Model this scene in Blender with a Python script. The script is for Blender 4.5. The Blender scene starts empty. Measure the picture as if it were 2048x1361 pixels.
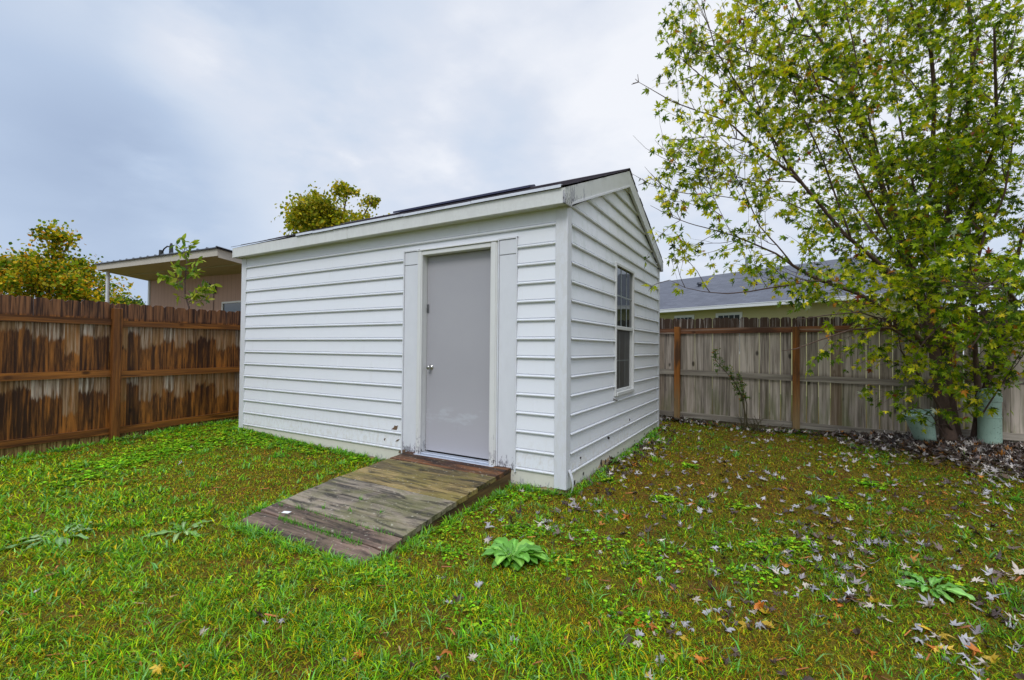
import bpy, math, random
import numpy as np
from mathutils import Matrix, Vector
R = math.radians
random.seed(7); rng = np.random.default_rng(11)
SC = bpy.context.scene; COL = SC.collection
# ---------------------------------------------------------------- camera
CAM = np.array([1.5603, -3.6112, 1.24])
CR = np.array([0.8652115, 0.5013263, 0.0089988]); CU = np.array([0.0012368, -0.0200809, 0.9997976]); CF = np.array([-0.5014056, 0.8650252, 0.0179943])
cd = bpy.data.cameras.new('camera'); cam = bpy.data.objects.new('camera', cd); COL.objects.link(cam)
cam.matrix_world = Matrix(((CR[0], CU[0], -CF[0], CAM[0]), (CR[1], CU[1], -CF[1], CAM[1]), (CR[2], CU[2], -CF[2], CAM[2]), (0, 0, 0, 1)))
cd.sensor_width = 36; cd.lens = 15.951; cd.clip_start = 0.05; cd.clip_end = 600
SC.camera = cam
SC.view_settings.view_transform = 'Standard'; SC.view_settings.look = 'None'
SC.view_settings.gamma = 1; SC.view_settings.exposure = 0.14
# ---------------------------------------------------------------- sun and sky
SUN_EL, SUN_AZ = R(48), R(165)          # azimuth from +Y clockwise: behind the camera
sd = bpy.data.lights.new('sun', 'SUN'); sun = bpy.data.objects.new('sun', sd); COL.objects.link(sun)
sd.energy = 1.5; sd.angle = R(22); sd.color = (1, .975, .94)
sv = Vector((math.sin(SUN_AZ) * math.cos(SUN_EL), math.cos(SUN_AZ) * math.cos(SUN_EL), math.sin(SUN_EL)))
sun.rotation_euler = sv.to_track_quat('Z', 'Y').to_euler(); sun.location = (0, 0, 12)

class NT:
    """small node-tree helper"""
    def __init__(s, tree): s.t = tree; s.n = tree.nodes; s.l = tree.links
    def new(s, typ, **kw):
        n = s.n.new(typ)
        for k, v in kw.items(): setattr(n, k, v)
        return n
    def put(s, sock, v):
        if hasattr(v, 'is_output'): s.l.new(v, sock)
        elif isinstance(v, (tuple, list)) and sock.type == 'RGBA' and len(v) == 3: sock.default_value = (*v, 1)
        else: sock.default_value = v
    def math(s, op, a, b=0.0, clamp=False, c=None):
        n = s.new('ShaderNodeMath', operation=op, use_clamp=clamp); s.put(n.inputs[0], a); s.put(n.inputs[1], b)
        if c is not None: s.put(n.inputs[2], c)
        return n.outputs[0]
    def vmath(s, op, a, b):
        n = s.new('ShaderNodeVectorMath', operation=op); s.put(n.inputs[0], a); s.put(n.inputs[1], b)
        return n.outputs['Value'] if op == 'DOT_PRODUCT' else n.outputs[0]
    def noise(s, vec, scale=5, detail=4, rough=.55, dist=0.0):
        n = s.new('ShaderNodeTexNoise'); s.put(n.inputs['Vector'], vec); n.inputs['Scale'].default_value = scale
        n.inputs['Detail'].default_value = detail; n.inputs['Roughness'].default_value = rough; n.inputs['Distortion'].default_value = dist
        return n.outputs[0]
    def scale(s, vec, sc):
        n = s.new('ShaderNodeMapping'); s.put(n.inputs['Vector'], vec); n.inputs['Scale'].default_value = sc; return n.outputs[0]
    def ramp(s, fac, stops):
        n = s.new('ShaderNodeValToRGB'); s.put(n.inputs[0], fac); e = n.color_ramp.elements
        while len(e) < len(stops): e.new(.5)
        for q, (p, c) in zip(e, stops):
            q.position = p; q.color = (c, c, c, 1) if not isinstance(c, (tuple, list)) else (*c, 1)
        return n.outputs[0]
    def mix(s, fac, a, b, mode='MIX'):
        n = s.new('ShaderNodeMix', data_type='RGBA', blend_type=mode); s.put(n.inputs[0], fac); s.put(n.inputs[6], a); s.put(n.inputs[7], b); return n.outputs[2]
    def xyz(s, vec):
        n = s.new('ShaderNodeSeparateXYZ'); s.put(n.inputs[0], vec); return n.outputs
    def comb(s, x, y, z):
        n = s.new('ShaderNodeCombineXYZ'); s.put(n.inputs[0], x); s.put(n.inputs[1], y); s.put(n.inputs[2], z); return n.outputs[0]
    def sstep(s, v, a, b):
        if a > b: return s.math('SUBTRACT', 1.0, s.sstep(v, b, a))
        n = s.new('ShaderNodeMapRange', interpolation_type='SMOOTHSTEP'); s.put(n.inputs[0], v); n.inputs[1].default_value = a; n.inputs[2].default_value = b; return n.outputs[0]

w = bpy.data.worlds.new('World'); SC.world = w; w.use_nodes = True
t = NT(w.node_tree); t.n.clear()
sky = t.new('ShaderNodeTexSky', sky_type='NISHITA', sun_disc=False); sky.sun_elevation = SUN_EL; sky.sun_rotation = SUN_AZ
bg1 = t.new('ShaderNodeBackground'); t.put(bg1.inputs[0], sky.outputs[0]); bg1.inputs[1].default_value = .10
dirv = t.new('ShaderNodeTexCoord').outputs['Generated']; o = t.xyz(dirv)
zz = t.math('ADD', t.math('MAXIMUM', o[2], 0.0), .22)
cv = t.comb(t.math('DIVIDE', o[0], zz), t.math('DIVIDE', o[1], zz), t.math('MULTIPLY', o[2], 1.4))
n1 = t.noise(cv, .75, 6, .5, .15); n2 = t.noise(cv, 2.6, 6, .55)
cl = t.math('ADD', t.math('MULTIPLY', n1, .72), t.math('MULTIPLY', n2, .28))
def pdir(x, y):
    v = CF + (x - 1024) / 907.4 * CR - (y - 680.5) / 907.4 * CU; return tuple(float(q) for q in v / np.linalg.norm(v))
def blob(px_, py_, a, b):          # soft mass of cloud round a direction, edge broken by the noise
    d = t.math('ARCCOSINE', t.math('MINIMUM', t.vmath('DOT_PRODUCT', dirv, pdir(px_, py_)), .99999))
    return t.sstep(t.math('SUBTRACT', d, t.math('MULTIPLY', t.math('SUBTRACT', cl, .5), R(44))), R(a), R(b))
v = t.sstep(cl, .30, .68)
v = t.math('ADD', t.math('MULTIPLY', v, .60), .35)
for X_, Y_, a, b, k in ((20, 400, 24, 8, -.36), (300, 360, 14, 2, -.22), (150, 200, 12, 2, -.10), (440, 40, 13, 2, -.12), (700, 150, 14, 1, -.05), (1150, 120, 26, 1, .05), (520, 220, 14, 2, .24), (80, 40, 16, 1, .14), (340, 95, 9, 1, .20), (1900, 300, 55, 8, .08), (800, 330, 15, 1, .16)):
    v = t.math('ADD', v, t.math('MULTIPLY', blob(X_, Y_, a, b), k))
cc = t.ramp(v, [(0, (.36, .45, .62)), (.33, (.46, .56, .73)), (.6, (.60, .68, .81)), (.8, (.69, .74, .84)), (1, (.86, .88, .93))])
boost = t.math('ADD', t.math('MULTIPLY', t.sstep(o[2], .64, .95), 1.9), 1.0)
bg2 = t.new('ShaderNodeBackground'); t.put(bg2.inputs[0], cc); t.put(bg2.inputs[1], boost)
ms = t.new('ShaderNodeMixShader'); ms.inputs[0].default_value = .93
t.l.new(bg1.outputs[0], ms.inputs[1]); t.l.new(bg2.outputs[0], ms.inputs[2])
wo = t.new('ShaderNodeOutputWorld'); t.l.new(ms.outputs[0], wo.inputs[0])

# ---------------------------------------------------------------- mesh helpers
def tag(o, label=None, cat=None, group=None, kind=None):
    if label: o['label'] = label
    if cat: o['category'] = cat
    if group: o['group'] = group
    if kind: o['kind'] = kind
    return o
def empty(name, loc, label, cat, group=None):
    o = bpy.data.objects.new(name, None); COL.objects.link(o); o.location = loc; o.empty_display_size = .1
    return tag(o, label, cat, group)
class MB:
    def __init__(s): s.v = []; s.f = []; s.c = []
    def add(s, vs, fs, col=(1, 1, 1)):
        b = len(s.v); s.v += [tuple(map(float, p)) for p in vs]; s.f += [tuple(i + b for i in f) for f in fs]; s.c += [col] * len(vs)
    def box(s, x0, x1, y0, y1, z0, z1, col=(1, 1, 1), bev=0.0):
        if x0 > x1: x0, x1 = x1, x0
        if y0 > y1: y0, y1 = y1, y0
        if z0 > z1: z0, z1 = z1, z0
        m = min(x1 - x0, y1 - y0, z1 - z0); b = min(bev, m * .45)
        if b <= 0:
            vs = [(x, y, z) for z in (z0, z1) for y in (y0, y1) for x in (x0, x1)]
            s.add(vs, [(0, 2, 3, 1), (4, 5, 7, 6), (0, 1, 5, 4), (2, 6, 7, 3), (0, 4, 6, 2), (1, 3, 7, 5)], col); return
        vs = []; idx = {}
        for ix, x in ((0, x0), (1, x1)):
            for iy, y in ((0, y0), (1, y1)):
                for iz, z in ((0, z0), (1, z1)):
                    dx = b if ix == 0 else -b; dy = b if iy == 0 else -b; dz = b if iz == 0 else -b
                    idx[ix, iy, iz, 0] = len(vs); vs.append((x, y + dy, z + dz))
                    idx[ix, iy, iz, 1] = len(vs); vs.append((x + dx, y, z + dz))
                    idx[ix, iy, iz, 2] = len(vs); vs.append((x + dx, y + dy, z))
        f = []
        I = idx
        f.append((I[0,0,0,0], I[0,0,1,0], I[0,1,1,0], I[0,1,0,0])); f.append((I[1,0,0,0], I[1,1,0,0], I[1,1,1,0], I[1,0,1,0]))
        f.append((I[0,0,0,1], I[1,0,0,1], I[1,0,1,1], I[0,0,1,1])); f.append((I[0,1,0,1], I[0,1,1,1], I[1,1,1,1], I[1,1,0,1]))
        f.append((I[0,0,0,2], I[0,1,0,2], I[1,1,0,2], I[1,0,0,2])); f.append((I[0,0,1,2], I[1,0,1,2], I[1,1,1,2], I[0,1,1,2]))
        for a in (0, 1):
            for c in (0, 1):
                f.append((I[a,c,0,0], I[a,c,1,0], I[a,c,1,1], I[a,c,0,1])); f.append((I[a,0,c,0], I[a,1,c,0], I[a,1,c,2], I[a,0,c,2])); f.append((I[0,a,c,1], I[1,a,c,1], I[1,a,c,2], I[0,a,c,2]))
        for k in idx:
            if k[3] == 0: f.append((I[k[0],k[1],k[2],0], I[k[0],k[1],k[2],1], I[k[0],k[1],k[2],2]))
        s.add(vs, f, col)
    def prism(s, poly, axis, a, b, col=(1, 1, 1)):
        """polygon (2-D) pushed along axis 'x','y','z' from a to b"""
        n = len(poly)
        def P(p, q): return (q, p[0], p[1]) if axis == 'x' else ((p[0], q, p[1]) if axis == 'y' else (p[0], p[1], q))
        s.add([P(p, a) for p in poly] + [P(p, b) for p in poly], [tuple(range(n))[::-1], tuple(range(n, 2 * n))] + [(i, (i + 1) % n, n + (i + 1) % n, n + i) for i in range(n)], col)
    def tube(s, pts, rad, n=6, col=(1, 1, 1), cap=True):
        pts = [Vector(p) for p in pts]; m = len(pts); rr = rad if isinstance(rad, (list, tuple)) else [rad] * m
        vs = []; prev = None
        for i, p in enumerate(pts):
            d = (pts[min(i + 1, m - 1)] - pts[max(i - 1, 0)]).normalized()
            if prev is None: u = d.orthogonal().normalized()
            else: u = (prev - d * prev.dot(d)).normalized()
            prev = u; w_ = d.cross(u)
            for k in range(n):
                a = 2 * math.pi * k / n; vs.append(p + (u * math.cos(a) + w_ * math.sin(a)) * rr[i])
        fs = [(i * n + k, i * n + (k + 1) % n, (i + 1) * n + (k + 1) % n, (i + 1) * n + k) for i in range(m - 1) for k in range(n)]
        if cap: fs += [tuple(range(n))[::-1], tuple(range((m - 1) * n, m * n))]
        s.add(vs, fs, col)
    def lathe(s, prof, cen, n=24, col=(1, 1, 1), M=None):
        """prof [(r,h)] about local z through cen; M optional 3x3 rotation"""
        vs = []
        for r_, h in prof:
            for k in range(n):
                a = 2 * math.pi * k / n; p = Vector((r_ * math.cos(a), r_ * math.sin(a), h))
                if M is not None: p = M @ p
                vs.append(p + Vector(cen))
        m = len(prof)
        fs = [(i * n + k, i * n + (k + 1) % n, (i + 1) * n + (k + 1) % n, (i + 1) * n + k) for i in range(m - 1) for k in range(n)] + [tuple(range(n))[::-1], tuple(range((m - 1) * n, m * n))]
        s.add(vs, fs, col)
    def build(s, name, mat, parent=None, org=None, smooth=False):
        if org is None: org = tuple(parent.location) if parent is not None and parent.type == 'EMPTY' else (0, 0, 0)
        me = bpy.data.meshes.new(name)
        me.from_pydata([(x - org[0], y - org[1], z - org[2]) for x, y, z in s.v], [], s.f)
        at = me.color_attributes.new('Col', 'FLOAT_COLOR', 'POINT')
        at.data.foreach_set('color', np.array([(*c, 1) for c in s.c], dtype=np.float32).ravel())
        me.materials.append(mat)
        if smooth: me.polygons.foreach_set('use_smooth', [True] * len(me.polygons))
        me.update()
        o = bpy.data.objects.new(name, me); COL.objects.link(o)
        if parent is not None: o.parent = parent
        else: o.location = org
        return o
def np_mesh(name, V, sizes, loops, colors, mat, parent=None, smooth=False, org=(0, 0, 0)):
    me = bpy.data.meshes.new(name); V = np.asarray(V, dtype=np.float32) - np.array(org, dtype=np.float32)
    me.vertices.add(len(V)); me.vertices.foreach_set('co', V.ravel())
    me.loops.add(len(loops)); me.loops.foreach_set('vertex_index', np.asarray(loops, dtype=np.int32))
    sizes = np.asarray(sizes, dtype=np.int32); st = np.concatenate([[0], np.cumsum(sizes)[:-1]]).astype(np.int32)
    me.polygons.add(len(sizes)); me.polygons.foreach_set('loop_start', st); me.polygons.foreach_set('loop_total', sizes)
    me.update(calc_edges=True)
    at = me.color_attributes.new('Col', 'FLOAT_COLOR', 'POINT'); c4 = np.ones((len(V), 4), dtype=np.float32); c4[:, :3] = colors
    at.data.foreach_set('color', c4.ravel()); me.materials.append(mat)
    if smooth: me.polygons.foreach_set('use_smooth', [True] * len(sizes))
    me.validate()
    o = bpy.data.objects.new(name, me); COL.objects.link(o)
    if parent is not None: o.parent = parent
    else: o.location = org
    return o
def unit(a): return a / (np.linalg.norm(a, axis=-1, keepdims=True) + 1e-9)
MAPLE = [(0, 0), (.26, -.06), (.15, .12), (.60, .20), (.30, .30), (.52, .68), (.24, .50), (.11, .46), (.15, .72), (0, 1.05), (-.15, .72), (-.11, .46), (-.24, .50), (-.52, .68), (-.30, .30), (-.60, .20), (-.15, .12), (-.26, -.06)]
OVAL = [(0, 0), (.16, .25), (.19, .5), (.12, .8), (0, 1.0), (-.12, .8), (-.19, .5), (-.16, .25)]
ROUND = [(0, 0), (.3, .15), (.45, .5), (.3, .88), (0, .95), (-.3, .88), (-.45, .5), (-.3, .15)]
TRI = [(0, 0), (.38, .35), (.30, .75), (0, 1.0), (-.34, .7), (-.36, .3)]
def leaf_arrays(outline, pos, yd, nr, size, col, fold=.25, curl=.15, jit=0.0):
    """many leaves as arrays: each a fan round its centre, folded along the midrib and curled"""
    O = np.array(outline); k = len(O); N = len(pos); yd = unit(yd); sd_ = unit(np.cross(yd, nr)); nn = unit(np.cross(sd_, yd))
    P = np.vstack([[0, .38], O]); x = P[:, 0][None, :, None]; y = P[:, 1][None, :, None]
    if jit: x = x * (1 + rng.normal(0, jit, (N, k + 1, 1)))
    s_ = np.asarray(size).reshape(N, 1, 1); f = np.asarray(fold).reshape(-1, 1, 1); c = np.asarray(curl).reshape(-1, 1, 1)
    V = pos[:, None, :] + s_ * (x * sd_[:, None, :] + y * yd[:, None, :] + (f * np.abs(x) - c * y * y) * nn[:, None, :])
    base = (np.arange(N) * (k + 1))[:, None, None]
    tri = np.array([[0, 1 + i, 1 + (i + 1) % k] for i in range(k)])[None] + base
    C = np.repeat(np.asarray(col), k + 1, axis=0)
    return V.reshape(-1, 3), np.full(N * k, 3), tri.reshape(-1), C
def join_arrays(L):
    V, S, I, C = [], [], [], []; b = 0
    for v_, s_, i_, c_ in L: V.append(v_); S.append(s_); I.append(i_ + b); C.append(c_); b += len(v_)
    return np.vstack(V), np.concatenate(S), np.concatenate(I), np.vstack(C)
_vn = rng.random((6, 64, 64))
def vnoise(x, y, sc, k=0):
    x = np.asarray(x) * sc + 17.3 * (k + 1); y = np.asarray(y) * sc + 9.1 * (k + 2); xi = np.floor(x).astype(int); yi = np.floor(y).astype(int)
    fx = x - xi; fy = y - yi; fx = fx * fx * (3 - 2 * fx); fy = fy * fy * (3 - 2 * fy); g = _vn[k % 6]
    a = g[xi % 64, yi % 64]; b = g[(xi + 1) % 64, yi % 64]; c = g[xi % 64, (yi + 1) % 64]; d = g[(xi + 1) % 64, (yi + 1) % 64]
    return (a * (1 - fx) + b * fx) * (1 - fy) + (c * (1 - fx) + d * fx) * fy
def fnoise(x, y, sc, k=0): return (vnoise(x, y, sc, k) + .5 * vnoise(x, y, sc * 2.1, k + 1) + .25 * vnoise(x, y, sc * 4.3, k + 2)) / 1.75
def gz(x, y):
    x = np.asarray(x, dtype=float); y = np.asarray(y, dtype=float)
    near = np.exp(-((x + 1) ** 2 + (y - 1) ** 2) / 90)
    z = .075 * np.exp(-((x + 5.2) ** 2) / 3.5 - ((y - .6) ** 2) / 4) - .03 * np.exp(-((x + 5.6) ** 2) / 1.0 - ((y + 2) ** 2) / 1.5)
    z = z + .04 * np.exp(-((x - .1) ** 2) / .8 - ((y - 4) ** 2) / 1.5) + .13 * np.exp(-((x - 3.5) ** 2) / 1.1 - ((y - 4.0) ** 2) / .55)
    return z + near * (.035 * (vnoise(x, y, 1.1, 3) - .5) + .014 * (vnoise(x, y, 4, 4) - .5)) - .004

# ---------------------------------------------------------------- materials
def pmat(name, rough=.6, spec=.5):
    m = bpy.data.materials.new(name); m.use_nodes = True; t = NT(m.node_tree); b = m.node_tree.nodes['Principled BSDF']
    b.inputs['Roughness'].default_value = rough; b.inputs['Specular IOR Level'].default_value = spec
    return m, t, b
def objc(t): return t.new('ShaderNodeTexCoord').outputs['Object']
def vcol(t): return t.new('ShaderNodeVertexColor', layer_name='Col').outputs[0]
def bump(t, b, h, strength=.3, dist=.01):
    n = t.new('ShaderNodeBump'); n.inputs['Strength'].default_value = strength; n.inputs['Distance'].default_value = dist; t.put(n.inputs['Height'], h); t.l.new(n.outputs[0], b.inputs['Normal'])
def simple(name, col, rough=.6, var=.12, scale=6, metal=0, bmp=.0, dirt=None):
    m, t, b = pmat(name, rough); oc = objc(t); n = t.noise(oc, scale, 5, .6)
    c = t.mix(n, tuple(q * (1 - var) for q in col), tuple(min(1, q * (1 + var)) for q in col))
    if dirt:
        n3 = t.noise(oc, scale * .6, 7, .7, .6); c = t.mix(t.math('MULTIPLY', t.sstep(n3, .55, .72), dirt[1]), c, dirt[0])
    t.put(b.inputs['Base Color'], c); b.inputs['Metallic'].default_value = metal
    if bmp: bump(t, b, t.noise(oc, scale * 8, 4), bmp, .004)
    return m
def m_siding(name, algae=0.0):
    m, t, b = pmat(name, .42, .45); oc = objc(t); z = t.xyz(oc)[2]
    n1 = t.noise(t.scale(oc, (1, 1, 3)), 1.3, 5, .6); n2 = t.noise(t.scale(oc, (9, 9, .8)), 2.2, 6, .7)
    c = t.mix(n1, (.68, .705, .755), (.75, .765, .81))
    c = t.mix(t.math('MULTIPLY', t.sstep(n2, .55, .8), .22), c, (.50, .49, .44))
    if algae:
        n3 = t.noise(t.scale(oc, (1, 1.6, 1.1)), 3.2, 8, .75); hz = t.sstep(z, .9, 2.3)
        c = t.mix(t.math('MULTIPLY', t.math('MULTIPLY', t.sstep(n3, .48, .72), hz), algae), c, (.36, .43, .38))
    n4 = t.noise(t.scale(oc, (6, 6, 3)), 4, 6, .75); lo = t.sstep(z, .55, .1)
    c = t.mix(t.math('MULTIPLY', t.math('MULTIPLY', t.sstep(n4, .42, .7), lo), .5), c, (.47, .41, .31))
    t.put(b.inputs['Base Color'], c); bump(t, b, t.noise(t.scale(oc, (2, 2, 30)), 9, 3), .06, .002)
    return m
def m_trim(name, base=(.64, .655, .70), peel=.0, z0=.0, z1=.0):
    """white painted board, greyish with bare patches where paint has come off (more of it between z1 and z0)"""
    m, t, b = pmat(name, .5, .4); oc = objc(t); z = t.xyz(oc)[2]
    c = t.mix(t.noise(t.scale(oc, (2, 2, 1)), 5, 6, .65), tuple(q * .90 for q in base), tuple(min(.85, q * 1.07) for q in base))
    n = t.noise(t.scale(oc, (3, 3, 1)), 9, 7, .7, .5); thr = t.math('SUBTRACT', n, t.math('MULTIPLY', t.math('SUBTRACT', 1.0, t.sstep(z, z1, z0)), .25)) if peel else n
    c = t.mix(t.math('MULTIPLY', t.sstep(thr, .47, .53), .35 + .6 * peel), c, (.27, .27, .31) if peel else (.56, .56, .55))
    if peel:
        n2 = t.noise(t.scale(oc, (3, 3, 2)), 16, 5, .7, 1.2); c = t.mix(t.math('MULTIPLY', t.sstep(t.math('SUBTRACT', n2, t.math('MULTIPLY', t.math('SUBTRACT', 1.0, t.sstep(z, z0 + (z1 - z0) * .7, z0)), .4)), .50, .55), .92), c, (.05, .045, .05))
    t.put(b.inputs['Base Color'], c); bump(t, b, n, .12, .004)
    return m
def m_wood(name, light, dark, grain=(28, 28, 1.6), rough=.7, knots=True, spec=.3, green=None, axis='z', contrast=1.0):
    """board wood: grain along one axis, each board shifted and tinted by its own random value in Col"""
    m, t, b = pmat(name, rough, spec); oc = objc(t); pc = vcol(t); px_ = t.xyz(pc)
    off = t.vmath('ADD', oc, t.comb(t.math('MULTIPLY', px_[0], 31.0), t.math('MULTIPLY', px_[1], 17.0), t.math('MULTIPLY', px_[0], 23.0)))
    g = {'z': grain, 'x': (grain[2], grain[0], grain[1]), 'y': (grain[0], grain[2], grain[1])}[axis]
    n = t.noise(t.scale(off, g), 1.0, 7, .62, .5); n2 = t.noise(t.scale(off, tuple(q * .25 for q in g)), 1.4, 4, .6, .8)
    f = t.math('ADD', t.math('MULTIPLY', n, .6), t.math('MULTIPLY', n2, .4)); f = t.math('ADD', f, t.math('MULTIPLY', t.math('SUBTRACT', px_[1], .5), .14))
    c = t.mix(t.sstep(f, .5 - .22 / contrast, .5 + .2 / contrast), dark, light)
    if knots:
        vo = t.new('ShaderNodeTexVoronoi', feature='F1'); t.put(vo.inputs['Vector'], t.scale(off, {'z': (5, 5, 2.6), 'x': (2.6, 5, 5), 'y': (5, 2.6, 5)}[axis])); vo.inputs['Scale'].default_value = 1.0; vo.inputs['Randomness'].default_value = 1
        k = t.math('MULTIPLY', t.math('SUBTRACT', 1.0, t.sstep(t.math('ADD', vo.outputs['Distance'], t.math('MULTIPLY', n, .08)), .10, .19)), .9)
        c = t.mix(k, c, tuple(q * .28 for q in dark))
    if green:
        z = t.xyz(oc)[2]; ng = t.noise(t.scale(off, (14, 14, 2)), 1, 4); c = t.mix(t.math('MULTIPLY', t.math('MULTIPLY', t.sstep(ng, .42, .65), t.math('SUBTRACT', 1.0, t.sstep(z, .1, 1.1))), .6), c, green)
    bump(t, b, n, .35, .006)
    return m, t, b, c, off, oc, n, n2, px_
# ---------------------------------------------------------------- ground
def in_shed(x, y, pad=0.0): return (x > -4.9 - pad) & (x < pad) & (y > -pad) & (y < 3.56 + pad)
def ramp_top(y): return np.interp(y, [-1.80, -1.64, -1.5, -1.02, 0], [.010, .034, .055, .102, .150])
def in_ramp(x, y, pad=0.0): return (x > -1.76 - y * .04 - pad) & (x < -.515 - y * .05 + pad) & (y > -1.80 - pad) & (y < .1)
def green_map(x, y):
    g = .30 + .95 * (fnoise(x, y, .9, 1) - .22) + .35 * (fnoise(x, y, 3.1, 4) - .5)
    g = g + .30 * np.exp(-((y + 2.6) ** 2) / .7) * (x < 1.8) + .35 * np.exp(-((x + 4.6) ** 2) / 1.0 - ((y + 1.0) ** 2) / 2.5) - .22 * np.exp(-((x + 2.9) ** 2) / .9 - ((y + 1.2) ** 2) / .35)
    g = g - .42 * np.exp(-((x - 1.6) ** 2) / 4 - ((y - 1.9) ** 2) / 5)
    return np.clip(g, 0, 1)
def axis_pts(lo, hi, step, far, n):
    a = np.arange(lo, hi, step); e = np.geomspace(step * 2, far, n); return np.concatenate([(lo - e)[::-1], a, hi + e])
gx = axis_pts(-7, 6, .06, 260, 26); gy = axis_pts(-5, 7, .06, 260, 26)
GX, GY = np.meshgrid(gx, gy, indexing='ij'); GZ = gz(GX, GY); nx, ny = GX.shape
ii = np.arange(nx * ny).reshape(nx, ny); q = np.stack([ii[:-1, :-1], ii[1:, :-1], ii[1:, 1:], ii[:-1, 1:]], -1).reshape(-1)
m, t, b = pmat('soil', .9, .08); oc = objc(t)
f1 = t.noise(oc, 1.1, 6, .6); f2 = t.noise(oc, 28, 6, .7); f3 = t.noise(oc, 5, 5, .65)
c = t.mix(f2, (.030, .014, .006), (.18, .085, .022)); c = t.mix(t.math('MULTIPLY', t.sstep(f3, .36, .58), .7), c, t.mix(f2, (.035, .045, .004), (.20, .17, .012)))
far = t.sstep(t.math('ABSOLUTE', t.xyz(oc)[1]), 6, 12); c = t.mix(far, c, t.mix(f3, (.06, .10, .02), (.12, .16, .04)))
t.put(b.inputs['Base Color'], c); bump(t, b, f2, .9, .02)
ground = np_mesh('ground', np.stack([GX, GY, GZ], -1).reshape(-1, 3), np.full((nx - 1) * (ny - 1), 4), q, (1, 1, 1), m, smooth=True); tag(ground, kind='structure')

def scatter(n, dens=None, x0=-5.75, x1=5.6, y0=-4.6, y1=4.45, wide=True):
    """points on the lawn seen by the camera, thinned with distance"""
    out = []; tot = 0
    while tot < n:
        k = n * 2; x = rng.uniform(x0, x1, k); y = rng.uniform(y0, y1, k)
        dx = x - CAM[0]; dy = y - CAM[1]; d = np.hypot(dx, dy); fw = -.5014 * dx + .865 * dy; lt = .865 * dx + .5014 * dy
        out_ = (fw < 1.2) | (np.abs(lt) > 1.22 * fw + .3); keep = (fw > .3) & (np.abs(lt) < 1.9 * fw + 2.0) & (d > 1.0) & (~out_ | ((rng.random(k) < .22) & wide)) & ~in_shed(x, y, .01) & ~in_ramp(x, y, .0)
        keep &= ~((x < -.1) & (y > 3.5)) & ~((x < -4.95) & (y > 1.2))
        p = np.clip((2.3 / d) ** 1.55, 0, 1) * np.where(out_ & (d < 2.3), .6, 1)
        if dens is not None: p = p * dens(x, y)
        keep &= rng.random(k) < p; out.append(np.stack([x[keep], y[keep], d[keep]], -1)); tot += int(keep.sum())
    return np.vstack(out)[:n]
def pal(cols, n, noise=.15):
    c = np.array(cols)[rng.integers(0, len(cols), n)]; return np.clip(c * (1 + rng.normal(0, noise, (n, 1))) * (1 + rng.normal(0, noise * .4, (n, 3))), .003, 1)
def blades(P, length, width, lean, col):
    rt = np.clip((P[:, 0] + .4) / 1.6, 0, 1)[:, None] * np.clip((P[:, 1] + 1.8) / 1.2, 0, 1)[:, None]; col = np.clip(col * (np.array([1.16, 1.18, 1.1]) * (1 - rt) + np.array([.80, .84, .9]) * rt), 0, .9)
    n = len(P); x, y, d = P.T; z = gz(x, y); az = rng.uniform(0, 2 * np.pi, n); dv = np.stack([np.cos(az), np.sin(az), np.zeros(n)], -1); sv_ = np.stack([-np.sin(az + rng.normal(0, .6, n)), np.cos(az), np.zeros(n)], -1)
    L = length[:, None]; W = (width * np.clip(d / 2.6, 1, 2.2))[:, None] * .5; a = lean[:, None]; base = np.stack([x, y, z - .004], -1); up = np.array([0, 0, 1.0])
    mid = base + L * .55 * (np.sin(a * .7) * dv + np.cos(a * .7) * up); tip = mid + L * .5 * (np.sin(a * 1.35) * dv + np.cos(a * 1.35) * up)
    tip[:, 2] = np.maximum(tip[:, 2], z + .004)
    V = np.stack([base - W * sv_, base + W * sv_, mid - W * .85 * sv_, mid + W * .85 * sv_, tip], 1).reshape(-1, 3)
    k = (np.arange(n) * 5)[:, None]; quad = k + np.array([[0, 1, 3, 2]]); tri = k + np.array([[2, 3, 4]])
    loops = np.concatenate([quad, tri], 1).reshape(-1); sizes = np.tile([4, 3], n); return V, sizes, loops, np.repeat(col, 5, 0)
def m_leafy(name, trans=.35, rough=.5, spec=.4, var=.0):
    m = bpy.data.materials.new(name); m.use_nodes = True; t = NT(m.node_tree); b = t.n['Principled BSDF']; c = vcol(t)
    if var:
        nn = t.noise(objc(t), 60, 4); c = t.mix(nn, t.mix(1.0, c, (1 - var, 1 - var, 1 - var), 'MULTIPLY'), t.mix(1.0, c, (1 + var, 1 + var, 1 + var), 'MULTIPLY'))
    t.put(b.inputs['Base Color'], c); b.inputs['Roughness'].default_value = rough; b.inputs['Specular IOR Level'].default_value = spec
    if trans:
        tr = t.new('ShaderNodeBsdfTranslucent'); t.put(tr.inputs[0], t.mix(1.0, c, (1.25, 1.25, .7), 'MULTIPLY')); mx = t.new('ShaderNodeMixShader'); mx.inputs[0].default_value = trans
        t.l.new(b.outputs[0], mx.inputs[1]); t.l.new(tr.outputs[0], mx.inputs[2]); t.l.new(mx.outputs[0], t.n['Material Output'].inputs[0])
    return m
M_GRASS = m_leafy('grass_blade', .3, .5, .12); M_LEAF = m_leafy('tree_leaf', .42, .5, .18); M_DEAD = m_leafy('dead_leaf', .12, .5, .35, .35)
inv = lambda x, y: np.clip(1 - ((x - 3.4) ** 2 / 1.6 + (y - 3.95) ** 2 / .55), 0, 1)          # under the leaf pile nothing grows
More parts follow.
